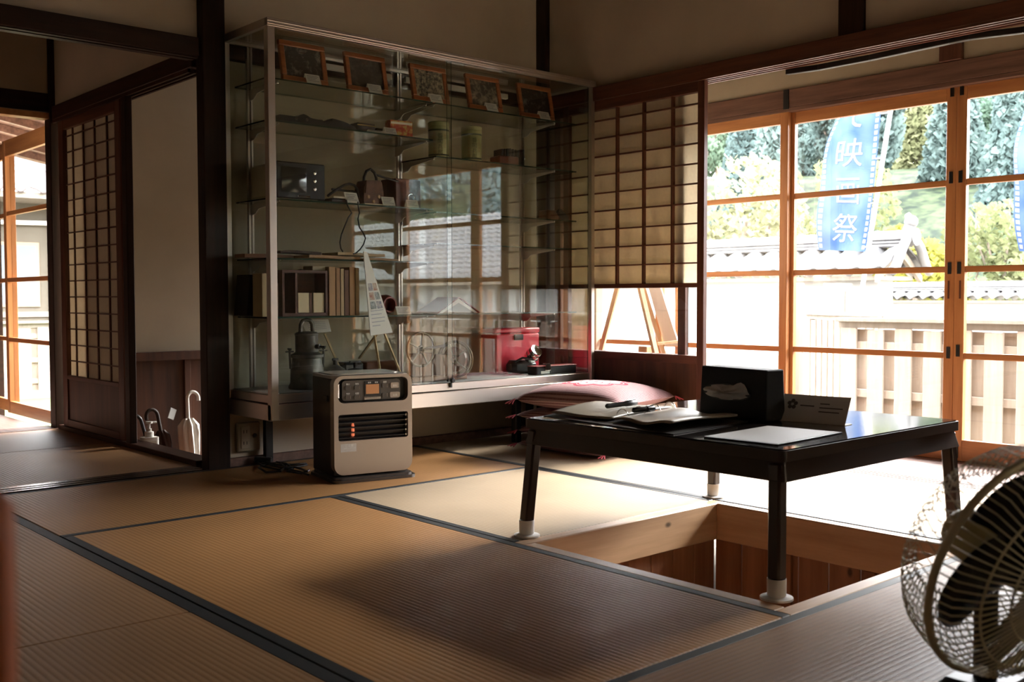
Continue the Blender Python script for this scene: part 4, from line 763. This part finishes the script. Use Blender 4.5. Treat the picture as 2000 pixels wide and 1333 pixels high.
# ------------------------------------------------------------------ electric fan, close to the camera
FC = Vector((1.442, .586, .366)); fn = Vector((math.cos(-.278)*math.cos(4.433), math.cos(-.278)*math.sin(4.433), math.sin(-.278))); fx = Vector((0, 0, 1)).cross(fn).normalized(); fy = fn.cross(fx)
FT = Matrix(((fx.x, fy.x, fn.x, 0), (fx.y, fy.y, fn.y, 0), (fx.z, fy.z, fn.z, FC.z), (0, 0, 0, 1)))
t = thing('electric_fan', 'old cream green electric fan with dark blades at the right picture edge', 'fan', (FC.x, FC.y, 0)); m_fw = M('aged cream wire', (.66, .61, .42), .4, .1); m_bl = M('dark translucent blade', (.012, .014, .017), .25); RR = .163
MB().tube([FT @ Vector((RR*math.cos(i*PI/32), RR*math.sin(i*PI/32), 0)) for i in range(64)], .0058, 10, True).build('rim_ring', m_fw, t, 60)
q = MB()
for i in range(78):
    a = 2*PI*i/78; c, s_ = math.cos(a), math.sin(a); q.tube([FT @ Vector((r_*c, r_*s_, zz_)) for r_, zz_ in ((.035, .062), (.08, .06), (.125, .05), (.155, .03), (RR, .0))], .00135, 5)
for r_, zz_ in ((.125, .05), (.083, .06)): q.tube([FT @ Vector((r_*math.cos(i*PI/24), r_*math.sin(i*PI/24), zz_-.001)) for i in range(48)], .0018, 5, True)
q.build('front_grille', m_fw, t, 60); q = MB()
for i in range(64):
    for sg in (-1, 1):
        a = 2*PI*i/64; q.tube([FT @ Vector((r_*math.cos(a+sg*k_), r_*math.sin(a+sg*k_), zz_)) for r_, zz_, k_ in ((RR, -.004, 0), (RR*.985, -.03, .06), (RR*.93, -.058, .13), (RR*.8, -.082, .22), (RR*.55, -.095, .34))], .0009, 4)
q.build('rear_cage', m_fw, t, 60); MB().lathe([(.034, .056), (.038, .06), (.036, .068), (.02, .072), (0, .073)], 28, FT).build('badge', m_fw, t, 40)
MB().lathe([(.03, -.02), (.034, .0), (.03, .03), (.01, .04)], 24, FT).build('hub', m_bl, t, 40)
for k_ in range(4):
    def bl(u, v, k_=k_):
        a = k_*PI/2+.15+(u-.5)*(1.2+.45*v); r_ = .028+v*.118*(1-.25*(2*u-1)**2*v**2); return FT @ Vector((r_*math.cos(a), r_*math.sin(a), .028-.05*u*(.5+.5*v)))
    ob = MB().grid(bl, 10, 10).build('blade', m_bl, t, 80); md = ob.modifiers.new('thick', 'SOLIDIFY'); md.thickness = .0025
hub_b = FT @ Vector((0, 0, -.10)); MB().lathe([(.0, -.115), (.028, -.112), (.036, -.1), (.038, -.06), (.03, -.045)], 24, FT).build('motor_housing', M('olive enamel', (.5, .42, .2), .35), t, 40)
bx = FT @ Vector((0, 0, -.055)); MB().tube([(bx.x, bx.y, .03), (bx.x, bx.y, bx.z-.02)], .016, 16).build('pole', m_blackm, t, 60)
MB().box(bx.x-.05, bx.x+.05, bx.y-.05, bx.y+.05, .03, .195, .012).build('switch_box', m_blackm, t, 40); MB().lathe([(.15, 0), (.155, .008), (.14, .026), (.03, .034)], 32, TR(bx.x, bx.y, 0)).build('base', m_blackm, t, 40)
# out of focus post edge beside the camera
pe = P(-42, 1100, Y=.44); t = thing('wooden_post', 'blurred orange brown wooden post end at the left picture edge', 'post', (pe.x, pe.y, 0)); MB().box(-.03, .012, -.012, .03, 0, .655, .006).build('shaft', wood('orange post wood', (.55, .14, .05), (.8, .26, .1), 'z', .5), t)
# ------------------------------------------------------------------ entrance: soap pump, umbrellas
p = P(290, 868, Y=5.05); t = thing('soap_dispenser', 'white pump bottle of hand soap on the entrance step', 'soap bottle', (2.085, 5.06, -.055)); mwp = M('white plastic', (.72, .7, .66), .4)
MB().prism([(x, y, 0) for x, y in rrect(.082, .06, .014)], (0, 0, .092)).build('bottle', mwp, t, 40); q = MB().box(-.028, .026, -.0308, -.0304, .02, .075); q.build('label', M('pale label', (.6, .58, .5), .6), t); q = MB()
for i in range(4): q.box(-.022, .02-.008*(i % 2), -.0312, -.0308, .028+.011*i, .031+.011*i)
q.build('label_lines', M('grey label print', (.25, .25, .22), .7), t)
MB().lathe([(.022, .092), (.022, .118), (.012, .122), (.012, .135), (.006, .136), (.006, .158), (.016, .16), (.016, .17), (.0, .172)], 18).box(-.002, .038, -.006, .006, .160, .169, .002).build('pump', mwp, t, 40)
def umbrella(name, label, top, bot, r, mc, mh, hook):
    top = Vector(top); bot = Vector(bot); t = thing(name, label, 'umbrella', bot); ax = (top-bot); Lg = ax.length; z_ = ax.normalized(); x_ = Vector((0, 1, 0)).cross(z_).normalized(); y_ = z_.cross(x_)
    T = Matrix(((x_.x, y_.x, z_.x, 0), (x_.y, y_.y, z_.y, 0), (x_.z, y_.z, z_.z, 0), (0, 0, 0, 1))); q = MB()
    def fold(u, v):
        a = 2*PI*u; rr = (.008+r*math.sin(PI*min(1, v*.62+.02))**.8)*(1+.22*math.sin(8*a+3*v))*(1 if v < .93 else 1-.5*(v-.93)/.07); return T @ Vector((rr*math.cos(a), rr*math.sin(a), .05+v*Lg*.70))
    q.grid(fold, 48, 12); q.build('canopy', mc, t, 70); MB().tube([T @ Vector((0, 0, 0)), T @ Vector((0, 0, Lg*.8))], .005, 8).build('shaft', m_steel, t, 60)
    MB().tube([T @ Vector(p_) for p_ in [(0, 0, Lg*.76), (0, 0, Lg*.95)]+[(hook*(.032-.032*math.cos(a)), 0, Lg*.95+.038*math.sin(a)) for a in [j*PI/8 for j in range(1, 9)]]+[(hook*.064, 0, Lg*.93)]], .0095, 10).build('handle', mh, t, 60); return t
umbrella('umbrella', 'white folded umbrella with a white hooked handle hanging in the entrance', (2.462, 5.45, .205), (2.468, 5.42, -.42), .042, M('white nylon', (.66, .63, .58), .7), M('white handle', (.75, .72, .66), .35), 1)
umbrella('umbrella', 'black folded umbrella leaning left of the white one', (2.20, 5.46, .10), (2.32, 5.40, -.42), .038, m_black, m_blackm, -1)
umbrella('umbrella', 'dark brown folded umbrella between black and white umbrellas', (2.31, 5.50, .12), (2.405, 5.49, -.42), .03, M('brown nylon', (.05, .02, .014), .6), m_dkbox, -1)
t = thing('plastic_tag', 'pale plastic tag hanging on the brown umbrella', 'tag', (2.37, 5.44, .10), .3); MB().box(-.022, .022, -.002, .002, -.03, .03, .002, RY(.4)).build('tag', M('pale plastic', (.3, .3, .29), .4), t)
# ------------------------------------------------------------------ veranda: easel with pale board, black strip under the head rail
t = thing('wooden_easel', 'light wooden easel standing on the veranda behind the shoji glass', 'easel', (4.28, 3.8, 0)); me_ = wood('light easel wood', (.5, .3, .15), (.7, .47, .28), 'z', .5)
def e(px, py, X): v = P(px, py, X=X); return (v.x-4.28, v.y-3.8, v.z)
for a, c in ((e(1167, 712, 4.2), e(1222, 500, 4.26)), (e(1291, 735, 4.2), e(1236, 500, 4.26))): MB().bar(a, c, .026, .022).build('front_leg', me_, t)
MB().bar(e(1305, 720, 4.45), e(1243, 520, 4.30), .024, .02).build('rear_leg', me_, t); MB().box(-.05, .0, -.13, -.07, .42, .465, .002).build('ledge_block', me_, t); MB().bar(e(1283, 672, 4.3), e(1322, 668, 4.42), .018, .014).build('brace', me_, t)
a, b2, c, d2 = [Vector(v) for v in (e(1262, 545, 4.32), e(1284, 545, 4.34), e(1326, 676, 4.46), e(1298, 676, 4.44))]; t = thing('leaning_board', 'pale grey display board leaning behind the easel legs', 'board', (4.28, 3.8, 0)); MB().prism([a, b2, c, d2], (.012, 0, 0)).build('board', M('pale grey board', (.62, .6, .6), .6), t)
pts = [P(x_, y_, X=4.062) for x_, y_ in ((1537, 141), (1600, 132), (1700, 113), (1855, 80), (1895, 72), (2000, 59), (2080, 43))]; o = pts[0]
t = thing('cable_duct', 'black sagging cable duct strung under the head rail of the veranda', 'cable duct', o); q = MB()
for a, c in zip(pts[:-1], pts[1:]): q.bar(a-o, c-o, .026, .024, b=.002)
q.build('duct', m_black, t)
# ------------------------------------------------------------------ outside
GZ = -.5
def noisy(name, stops, scale, rough=.9, bump=.3):
    m = M(name, stops[0][1], rough, 0, .2); n = N(m); f = n.noise(n.co(), scale, 6, .65); n.base(n.ramp(f, stops)); n.bump(f, bump, .05); return m
m_gr = noisy('pale gravel', [(.35, (.16, .145, .12)), (.65, (.22, .2, .17))], 6)
struct('ground', MB().box(-40, 160, -160, 160, GZ-.1, GZ), m_gr)
tag(MB().box(2.6, 6.5, 9.5, 13.3, GZ, GZ+.012).build('lawn', noisy('lawn green', [(.35, (.07, .1, .025)), (.65, (.13, .155, .055))], 25)), 'strip of short green grass outside the north glass door', 'lawn', kind='stuff')
m_fence = wood('bleached fence boards', (.24, .19, .145), (.33, .275, .225), 'z', .7, .2, 16); m_fence2 = wood('grey fence posts', (.17, .145, .115), (.23, .2, .165), 'z', .7, .2, 16)
def fence(label, a, b, z0, z1, w, pitch, post=True, ztop=None):
    a = Vector(a); b = Vector(b); Lf = (b-a).length; t = thing('board_fence', label, 'fence', (a.x, a.y, GZ), math.atan2(b.y-a.y, b.x-a.x)); n = int(Lf/pitch); z0 -= GZ; z1 -= GZ
    q = MB(); k = MB()
    for i in range(n+1): q.box(i*pitch, i*pitch+w, -.034, -.014, z0, z1-.012*(i % 2), .003)
    q.build('front_boards', m_fence, t)
    for i in range(n): k.box(i*pitch+w-.03, (i+1)*pitch+.03, .014, .034, z0, z1-.01, .003)
    k.build('back_boards', m_fence, t)
    for zf in (.15, .48, .86): MB().box(0, Lf, -.013, .013, z0+(z1-z0)*zf-.03, z0+(z1-z0)*zf+.03, .003).build('rail', m_fence, t)
    MB().box(-.03, Lf+.05, -.07, .07, z1+.045, z1+.075, .004).box(-.03, Lf+.05, -.02, .02, z1, z1+.045).build('cap_rail', m_fence2, t)
    for x in (0, Lf): MB().box(x-.06, x+.06, .036, .13, 0, z1+.05, .006).build('post', m_fence2, t)
    return t
fence('long board fence with a cap rail facing the veranda', (7, 4.15), (7, -6.4), -.42, .50, .125, .212)
m_tile = M('silver grey roof tile', (.1, .1, .1), .45, 0, .5); n = N(m_tile); n.base(n.ramp(n.noise(n.co(), 3.5, 3), [(.3, (.07, .07, .072)), (.7, (.13, .128, .128))]))
def tiles(L_, run, rise, pitch=.27, row=.24, amp=.035):
    "waved pantiles: u along the eave, v up the slope; returns a grid MB, eave at the origin, slope rising along +y"
    nu = int(L_/pitch)*8; nr = max(1, int(math.hypot(run, rise)/row)); q = MB(); vs = []; vv = []
    for r_ in range(nr): vv += [(r_/nr, 0), ((r_+.97)/nr, 1)]
    for v, e_ in vv:
        for i in range(nu+1):
            ph = (i % 8)/8; h = amp*(math.sin(2*PI*ph)+.35*math.sin(4*PI*ph+.6)); vs.append(Vector((L_*i/nu, run*v, rise*v+h+(.03 if e_ == 0 else 0))))
    k = nu+1; q.add(vs, [(j*k+i, j*k+i+1, (j+1)*k+i+1, (j+1)*k+i) for j in range(len(vv)-1) for i in range(nu)]); return q
def wallcap(label, name, X, y0, y1, zw, ze, zr, half, thick, stuff=True, pitch=.27, lump=True):
    t = thing(name, label, 'wall', (X, y0, GZ)); Ly = y1-y0
    MB().box(-thick/2, thick/2, .25, Ly, 0, ze-GZ-.06).build('plaster_body', m_white, t); MB().box(-thick/2-.04, thick/2+.04, .2, Ly, 0, .5).build('stone_foot', m_fence2, t)
    MB().box(-half*.75, half*.75, .12, Ly, ze-GZ-.075, ze-GZ-.03).build('eave_board', m_fence2, t)
    for sg in (-1, 1):
        q = tiles(Ly, half-.06, zr-ze-.14, pitch); T = TR(sg*half, 0, ze-GZ) @ Matrix(((0, -sg, 0, 0), (1, 0, 0, 0), (0, 0, 1, 0), (0, 0, 0, 1))); q.v = [tuple(T @ Vector(v)) for v in q.v]
        ob = q.build('tiles', m_tile, t, 50, normals=False); md = ob.modifiers.new('thick', 'SOLIDIFY'); md.thickness = .02
    q = MB()
    for w_, z_ in ((.11, .13), (.09, .09), (.10, .05)): q.box(-w_, w_, -.02, Ly, zr-GZ-z_, zr-GZ-z_+.034, .006)
    q.tube([(0, -.05, zr-GZ), (0, Ly, zr-GZ)], .062, 10)
    for i in range(int(Ly/.34)): q.tube([(0, i*.34, zr-GZ), (0, i*.34+.03, zr-GZ)], .07, 10)
    q.build('ridge', m_tile, t, 50)
    if lump:
        q = MB().tube([(0, -.12, zr-GZ-.02), (0, .02, zr-GZ-.02)], .10, 14).tube([(0, -.02, zr-GZ+.04), (0, -.05, zr-GZ+.16), (0, .0, zr-GZ+.24)], [.07, .06, .03], 10); q.sphere((0, -.05, zr-GZ+.15), .075, 12, 8)
        for sg in (-1, 1): q.tube([(sg*.08, -.05, zr-GZ-.03), (sg*.2, -.06, zr-GZ-.14), (sg*.36, -.06, ze-GZ+.06), (sg*.43, -.06, ze-GZ+.02)], .055, 10)
        q.build('ridge_end_tile', m_tile, t, 60)
        for sg in (-1, 1): MB().prism([(sg*.06, .06, zr-GZ-.16), (sg*half*.95, .06, ze-GZ-.02), (sg*half*.95, .06, ze-GZ-.1), (sg*.06, .06, zr-GZ-.26)], (0, .05, 0)).build('barge_board', m_fence2, t)
    return t
wallcap('white garden wall under a rounded tile roof, end tile facing the banner', 'tile_capped_wall', 11.2, 5.86, 16.2, .9, .99, 1.42, .52, .34)
wallcap('distant low white wall with a thin tile cap, beyond the fence', 'tile_capped_wall', 20.5, -3, 14, .5, .683, .963, .5, .4, lump=False)
t = thing('gate_post', 'thick weathered post holding the end of the tiled garden wall', 'post', (10.6, 6.36, GZ)); MB().box(-.12, .12, -.12, .12, 0, 1.38, .01).build('shaft', m_fence2, t); MB().box(-.05, .05, -.3, -.12, 0, 1.3, .01).build('white_jamb', m_white, t)
fence('short fence of narrow pickets beyond the end of the long fence', (10.0, 6.35), (9.2, 5.1), -.42, .49, .09, .135)
t = thing('fence_post', 'tall square post at the far end of the picket fence', 'post', (10.14, 6.64, GZ)); MB().box(-.09, .09, -.09, .09, 0, 1.38, .01).build('shaft', m_fence2, t)
# banners
m_ban = paper('blue banner cloth', (.16, .3, .72), .22); nb = m_ban.node_tree
n = N.__new__(N); n.m = m_ban; n.t = nb; f = n.noise(n.co((1.2, 1.2, .9)), 1.6, 3); col = n.ramp(f, [(.36, (.016, .034, .1)), (.66, (.06, .088, .138))])
for nd in nb.nodes:
    if nd.type in ('BSDF_DIFFUSE', 'BSDF_TRANSLUCENT'): nb.links.new(col, nd.inputs[0])
m_banw = paper('white banner print', (.2, .21, .225), .22); m_pole = M('white pole', (.4, .4, .4), .4)
def banner(label, c00, c10, c01, c11, pole0, pole1, txt):
    "c00 bottom hem near the pole, c10 bottom free side, c01/c11 the same at the top"
    o = Vector((pole0[0], pole0[1], GZ)); t = thing('banner', label, 'banner', o); v = [Vector(p)-o for p in (c00, c10, c01, c11)]
    def f(u, w): p = (v[0]*(1-u)+v[1]*u)*(1-w)+(v[2]*(1-u)+v[3]*u)*w; return p+Vector((.09*math.sin(7*w+2.4*u)*(.25+u)+.04*math.sin(15*w-3*u)*u, 0, .02*math.sin(8*w)*u))
    ob = MB().grid(f, 20, 60).build('cloth', m_ban, t, 180, normals=False)
    for off in (.004, -.004):
        q = MB()
        for u0 in (.025, .915):
            for i in range(38): w0 = .01+i*.026; q.add([f(u0, w0)+Vector((off, 0, 0)), f(u0+.06, w0)+Vector((off, 0, 0)), f(u0+.06, w0+.017)+Vector((off, 0, 0)), f(u0, w0+.017)+Vector((off, 0, 0))], [(0, 1, 2, 3)])
        q.build('film_holes', m_banw, t, normals=False); q = MB()
        for i, ch in enumerate(txt):
            tm = MB(); tm.text(ch, .34, TR(0, 0, 0), 0); wc = .93-i*.168
            bmm = bmesh.new(); me = bpy.data.meshes.new('x'); me.from_pydata(tm.v, [], tm.f); bmm.from_mesh(me); bmesh.ops.subdivide_edges(bmm, edges=[e_ for e_ in bmm.edges if e_.calc_length() > .08], cuts=2); bmm.verts.index_update()
            q.add([f(.5-x_.co.x*1.5, wc+x_.co.y*.40)+Vector((off*1.5, 0, 0)) for x_ in bmm.verts], [tuple(z_.index for z_ in y_.verts) for y_ in bmm.faces]); bmm.free(); bpy.data.meshes.remove(me)
        q.build('lettering', m_banw, t, normals=False)
    MB().tube([Vector(pole0)-o, Vector(pole1)-o], .022, 10).build('pole', m_pole, t, 60)
    q = MB()
    for i in range(6):
        w_ = .02+i*.19; p = f(.0, w_); s_ = (Vector(pole1)-Vector(pole0)); d_ = Vector(pole0)-o+s_*((p.z-(pole0[2]-o.z))/s_.z); q.bar(p, d_, .05, .012)
    q.build('loop', m_banw, t); return t
ba = lambda px, py, X: tuple(P(px, py, X=X))
pz1 = P(1742, 200, X=9.9); pz0 = P(1672, 640, X=9.9); dp = pz1-pz0; top = pz0+dp*1.45; bot = pz0-dp*.5
banner('blue festival banner with white characters and film edge squares, on a leaning white pole', ba(1690, 492, 9.9), ba(1592, 488, 9.9), ba(1745, 30, 9.9), ba(1655, 60, 9.9), tuple(bot), tuple(top), 'おもひで映画祭'[1:7])
banner('second blue banner cut off by the right picture edge', ba(2090, 500, 9.2), ba(1984, 490, 9.2), ba(2090, 60, 9.2), ba(1996, 60, 9.2), ba(2100, 900, 9.2), ba(2096, -60, 9.2), '映画祭'[0:3])
# ---- trees
def leafcloud(name, n, shape, size, mat, seed):
    r = random.Random(seed); q = MB()
    for i in range(n):
        c = shape(r); s_ = size*(.6+.8*r.random()); a = Vector((r.gauss(0, 1), r.gauss(0, 1), r.gauss(0, 1))).normalized(); b = a.orthogonal().normalized(); k = a.cross(b)
        q.add([c-b*s_-k*s_*.5, c+b*s_-k*s_*.5, c+b*s_*.7+k*s_*.6, c-b*s_*.7+k*s_*.6], [(0, 1, 2, 3)])
    return q
def blob(r, cs): c, rad, sq = cs[int(r.random()*len(cs))]; d = Vector((r.gauss(0, 1), r.gauss(0, 1), r.gauss(0, 1))).normalized(); return Vector(c)+Vector((d.x, d.y, d.z*sq))*rad*(.75+.3*r.random())
def leafmat(name, c0, c1):
    m = paper(name, c1, .4); n = N.__new__(N); n.m = m; n.t = m.node_tree; oi = n.n('ShaderNodeObjectInfo'); f = n.noise(n.co(), 1.3, 3); f = n.math('MULTIPLY_ADD', oi.outputs['Random'], .5, n.math('SUBTRACT', f, .25)); col = n.ramp(f, [(.3, c0), (.65, c1)])
    for nd in m.node_tree.nodes:
        if nd.type in ('BSDF_DIFFUSE', 'BSDF_TRANSLUCENT'): m.node_tree.links.new(col, nd.inputs[0])
    return m
m_lf = dict(lightened=leafmat('lightened blue leaves', (.2, .28, .29), (.32, .4, .4)), yellow=leafmat('spring yellow leaves', (.15, .15, .03), (.28, .265, .06)), pale=leafmat('pale budding leaves', (.11, .125, .06), (.19, .195, .11)), dark=leafmat('deep green leaves', (.08, .125, .095), (.12, .175, .12)), blue=leafmat('haze blued cedar leaves', (.085, .125, .122), (.115, .16, .15)))  # distance haze is painted into the dark and blue forest leaf colours
m_bark = M('grey bark', (.2, .16, .13), .9)
def tree_proto(kind, seed, label, group=None):
    r = random.Random(seed); t = thing(kind[0], label, 'tree', (0, 0, 0), 0, group)
    if kind[1] == 'conifer':
        q = leafcloud('x', 5200, lambda r: (lambda h, a: Vector(((1-h)*1.55*math.cos(a)*(.6+.5*r.random()), (1-h)*1.55*math.sin(a)*(.6+.5*r.random()), .8+h*7.0-  .35*r.random())))(r.random()**1.3, r.random()*2*PI), .15, m_lf[kind[2]], seed); q.build('crown', m_lf[kind[2]], t, normals=False)
        MB().tube([(0, 0, 0), (0, 0, 6.5)], [.16, .04], 7).build('trunk', m_bark, t)
    else:
        cs = [(Vector((r.uniform(-1.25, 1.25), r.uniform(-1.25, 1.25), r.uniform(2.0, 4.7))), r.uniform(.6, 1.15), .8) for _ in range(kind[3])]
        leafcloud('x', kind[4], lambda r: blob(r, cs), kind[5], m_lf[kind[2]], seed).build('crown', m_lf[kind[2]], t, normals=False)
        q = MB().tube([(0, 0, 0), (.05, .03, 1.2), (.0, .1, 2.6)], [.14, .11, .07], 8)
        for c, rad, _ in cs: q.tube([(.03, .05, 1.3+r.random()), (c.x*.5, c.y*.5, c.z*.75), (c.x, c.y, c.z), (c.x+r.uniform(-.5, .5), c.y+r.uniform(-.5, .5), c.z+rad*.8)], [.06, .045, .03, .012], 6)
        q.build('trunk', m_bark, t, 60)
    return t
def azpos(px, D): d = _f+CR*((px-1000)/FPX); d.z = 0; d.normalize(); return d*D
def hill(x, y):
    D = math.hypot(x, y); return GZ+min(max(0, D-27)*.52, 6.5+max(0, D-40)*.04)*(1+.12*math.sin(x*.11)+.1*math.sin(y*.13+1))
hx = MB(); hx.grid(lambda u, v: (lambda a, D: Vector((D*math.cos(a), D*math.sin(a), hill(D*math.cos(a), D*math.sin(a))+.0)))(math.radians(-75+130*u), 26+80*v), 90, 40)
struct('hillside', hx, noisy('forest floor', [(.40, (.005, .012, .007)), (.60, (.04, .055, .026))], 2.2, .9, .6), None, 180)
def put(t, px, D, z, s): p = azpos(px, D); t.location = (p.x, p.y, z); t.scale = (s, s, s); t.rotation_euler = (0, 0, rnd.uniform(0, 6)); return t
put(tree_proto(('budding_tree', 'round', 'pale', 9, 2600, .085), 11, 'pale budding tree with bare twigs above the tiled garden wall'), 1452, 19, -.5, .72)
put(tree_proto(('budding_tree', 'round', 'pale', 7, 2000, .085), 15, 'pale budding tree half behind the blue festival banner'), 1600, 23, -.4, .85)
put(tree_proto(('yellow_tree', 'round', 'yellow', 9, 3200, .11), 12, 'bright yellow green tree right of the leaning banner pole'), 1778, 26, -1.2, .75)
put(tree_proto(('budding_tree', 'round', 'pale', 9, 2600, .09), 13, 'olive budding tree at the right above the distant low wall'), 1955, 28, -.9, .78)
put(tree_proto(('spring_tree', 'conifer', 'pale'), 14, 'slim pale conifer standing out against the dark hill'), 1788, 41, hill(*azpos(1788, 41).xy)-1.2, .8)
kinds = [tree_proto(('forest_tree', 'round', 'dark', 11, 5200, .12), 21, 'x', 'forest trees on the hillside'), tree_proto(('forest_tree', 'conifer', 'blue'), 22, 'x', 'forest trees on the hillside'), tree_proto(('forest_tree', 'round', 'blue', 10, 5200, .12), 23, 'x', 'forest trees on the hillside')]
LB = 'dense green forest tree on the hillside beyond the walls'; first = [True]*3
def forest(a0, a1, rows, gap=3.85):
    for i_, D in enumerate(rows):
        step = math.degrees(gap/D); a = a0+step*(.25+.5*(i_ % 2))
        while a < a1:
            if (a > 0 and math.dist((D*math.cos(math.radians(a)), D*math.sin(math.radians(a))), tuple(azpos(1955, 28).xy)) < 4.4) or (a > 0 and math.dist((D*math.cos(math.radians(a)), D*math.sin(math.radians(a))), (36.5, 18.7)) < 3.6): a += step; continue
            k = rnd.randrange(3); t = kinds[k] if first[k] else dup(kinds[k]); first[k] = False; t['label'] = LB; x_, y_ = D*math.cos(math.radians(a)), D*math.sin(math.radians(a)); s_ = rnd.uniform(.64, .72)
            t.location = (x_, y_, hill(x_, y_)-.5); t.scale = (s_, s_, s_*rnd.uniform(1.0, 1.35)); t.rotation_euler = (0, 0, rnd.uniform(0, 6)); a += step
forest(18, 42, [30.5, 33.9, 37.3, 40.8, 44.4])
for k_ in range(3): kinds[k_] = tree_proto((('lightened_tree', 'round', 'lightened', 10, 4200, .13), ('lightened_tree', 'conifer', 'lightened'), ('lightened_tree', 'round', 'lightened', 8, 4200, .13))[k_], 31+k_, 'x', 'lightened trees beyond the yard house')  # leaf colour lightened to brighten these trees in the showcase reflection
LB = 'blue green tree with lightened leaves on the slope behind the low yard house'; first = [True]*3
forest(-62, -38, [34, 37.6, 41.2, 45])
# ---- houses: beyond the north fence, and across the yard to the south east
fence('board fence beyond the grass strip, seen through the far glass door', (2.2, 13.6), (6.8, 13.6), -.42, .37, .17, .25)
t = thing('neighbour_house', 'pale house with a pinkish tile roof behind the north fence', 'house', (2.6, 16.2, GZ)); m_hw = plaster('cream house wall', (.13, .115, .09)); mwf = M('brown window frame', (.3, .2, .13), .6)
MB().box(0, 4, 0, 3, 0, 2.75).build('wall', m_hw, t); MB().box(-.4, 4.4, -.9, 0, 2.62, 2.7).build('eave', m_fence2, t); q = tiles(4.8, 3.2, 1.5, .3, .3); T = TR(-.4, -.95, 2.72); q.v = [tuple(T @ Vector(v)) for v in q.v]; ob = q.build('tiles', M('pinkish roof tile', (.11, .085, .082), .45), t, 50, normals=False); ob.modifiers.new('thick', 'SOLIDIFY').thickness = .03
w_ = MB().box(1.7, 2.45, -.03, .0, 1.1, 2.05, .004); wf = w_.build('window', mwf, t); MB().box(1.75, 2.05, -.036, -.03, 1.15, 2.0).box(2.1, 2.4, -.036, -.03, 1.15, 2.0).build('glass', M('pale window glass', (.14, .16, .18), .2), wf)
MB().tube([(1.62, -.2, 2.6), (1.62, -.12, 2.45), (1.62, -.06, .2)], .04, 10).tube([(1.62, -.1, 2.32), (4, -.1, 2.36)], .035, 10).build('drain_pipe', m_rail, t, 60); MB().box(2.58, 2.7, -.05, 0, 0, 2.6, .004).box(0, 4, -.04, 0, .95, 1.03, .004).build('timber', m_fence2, t)
t = thing('yard_house', 'long low house with a grey tile roof across the yard, mirrored in the showcase glass', 'house', (15, -20, GZ)); MB().box(0, 5, 0, 16, 0, 1.55).build('wall', m_white, t)
m_tile2 = M('dark grey roof tile', (.1, .1, .105), .45)
for sg, x0 in ((1, -.7), (-1, 5.7)):
    q = tiles(16.6, 3.2, 1.75, .27, .26); T = TR(x0, -.3, 1.6) @ Matrix(((0, sg, 0, 0), (1, 0, 0, 0), (0, 0, 1, 0), (0, 0, 0, 1))); q.v = [tuple(T @ Vector(v)) for v in q.v]; ob = q.build('tiles', m_tile2, t, 50, normals=False); ob.modifiers.new('thick', 'SOLIDIFY').thickness = .03
MB().box(-.66, 0, -.2, 16.2, 1.5, 1.56).build('eave_board', m_fence2, t); q = MB()
for i in range(5): q.box(-.03, .0, 1+i*3.1, 1.12+i*3.1, 0, 1.5)
q.box(-.03, 0, 0, 16, .5, .58); q.build('timber', m_fence2, t)
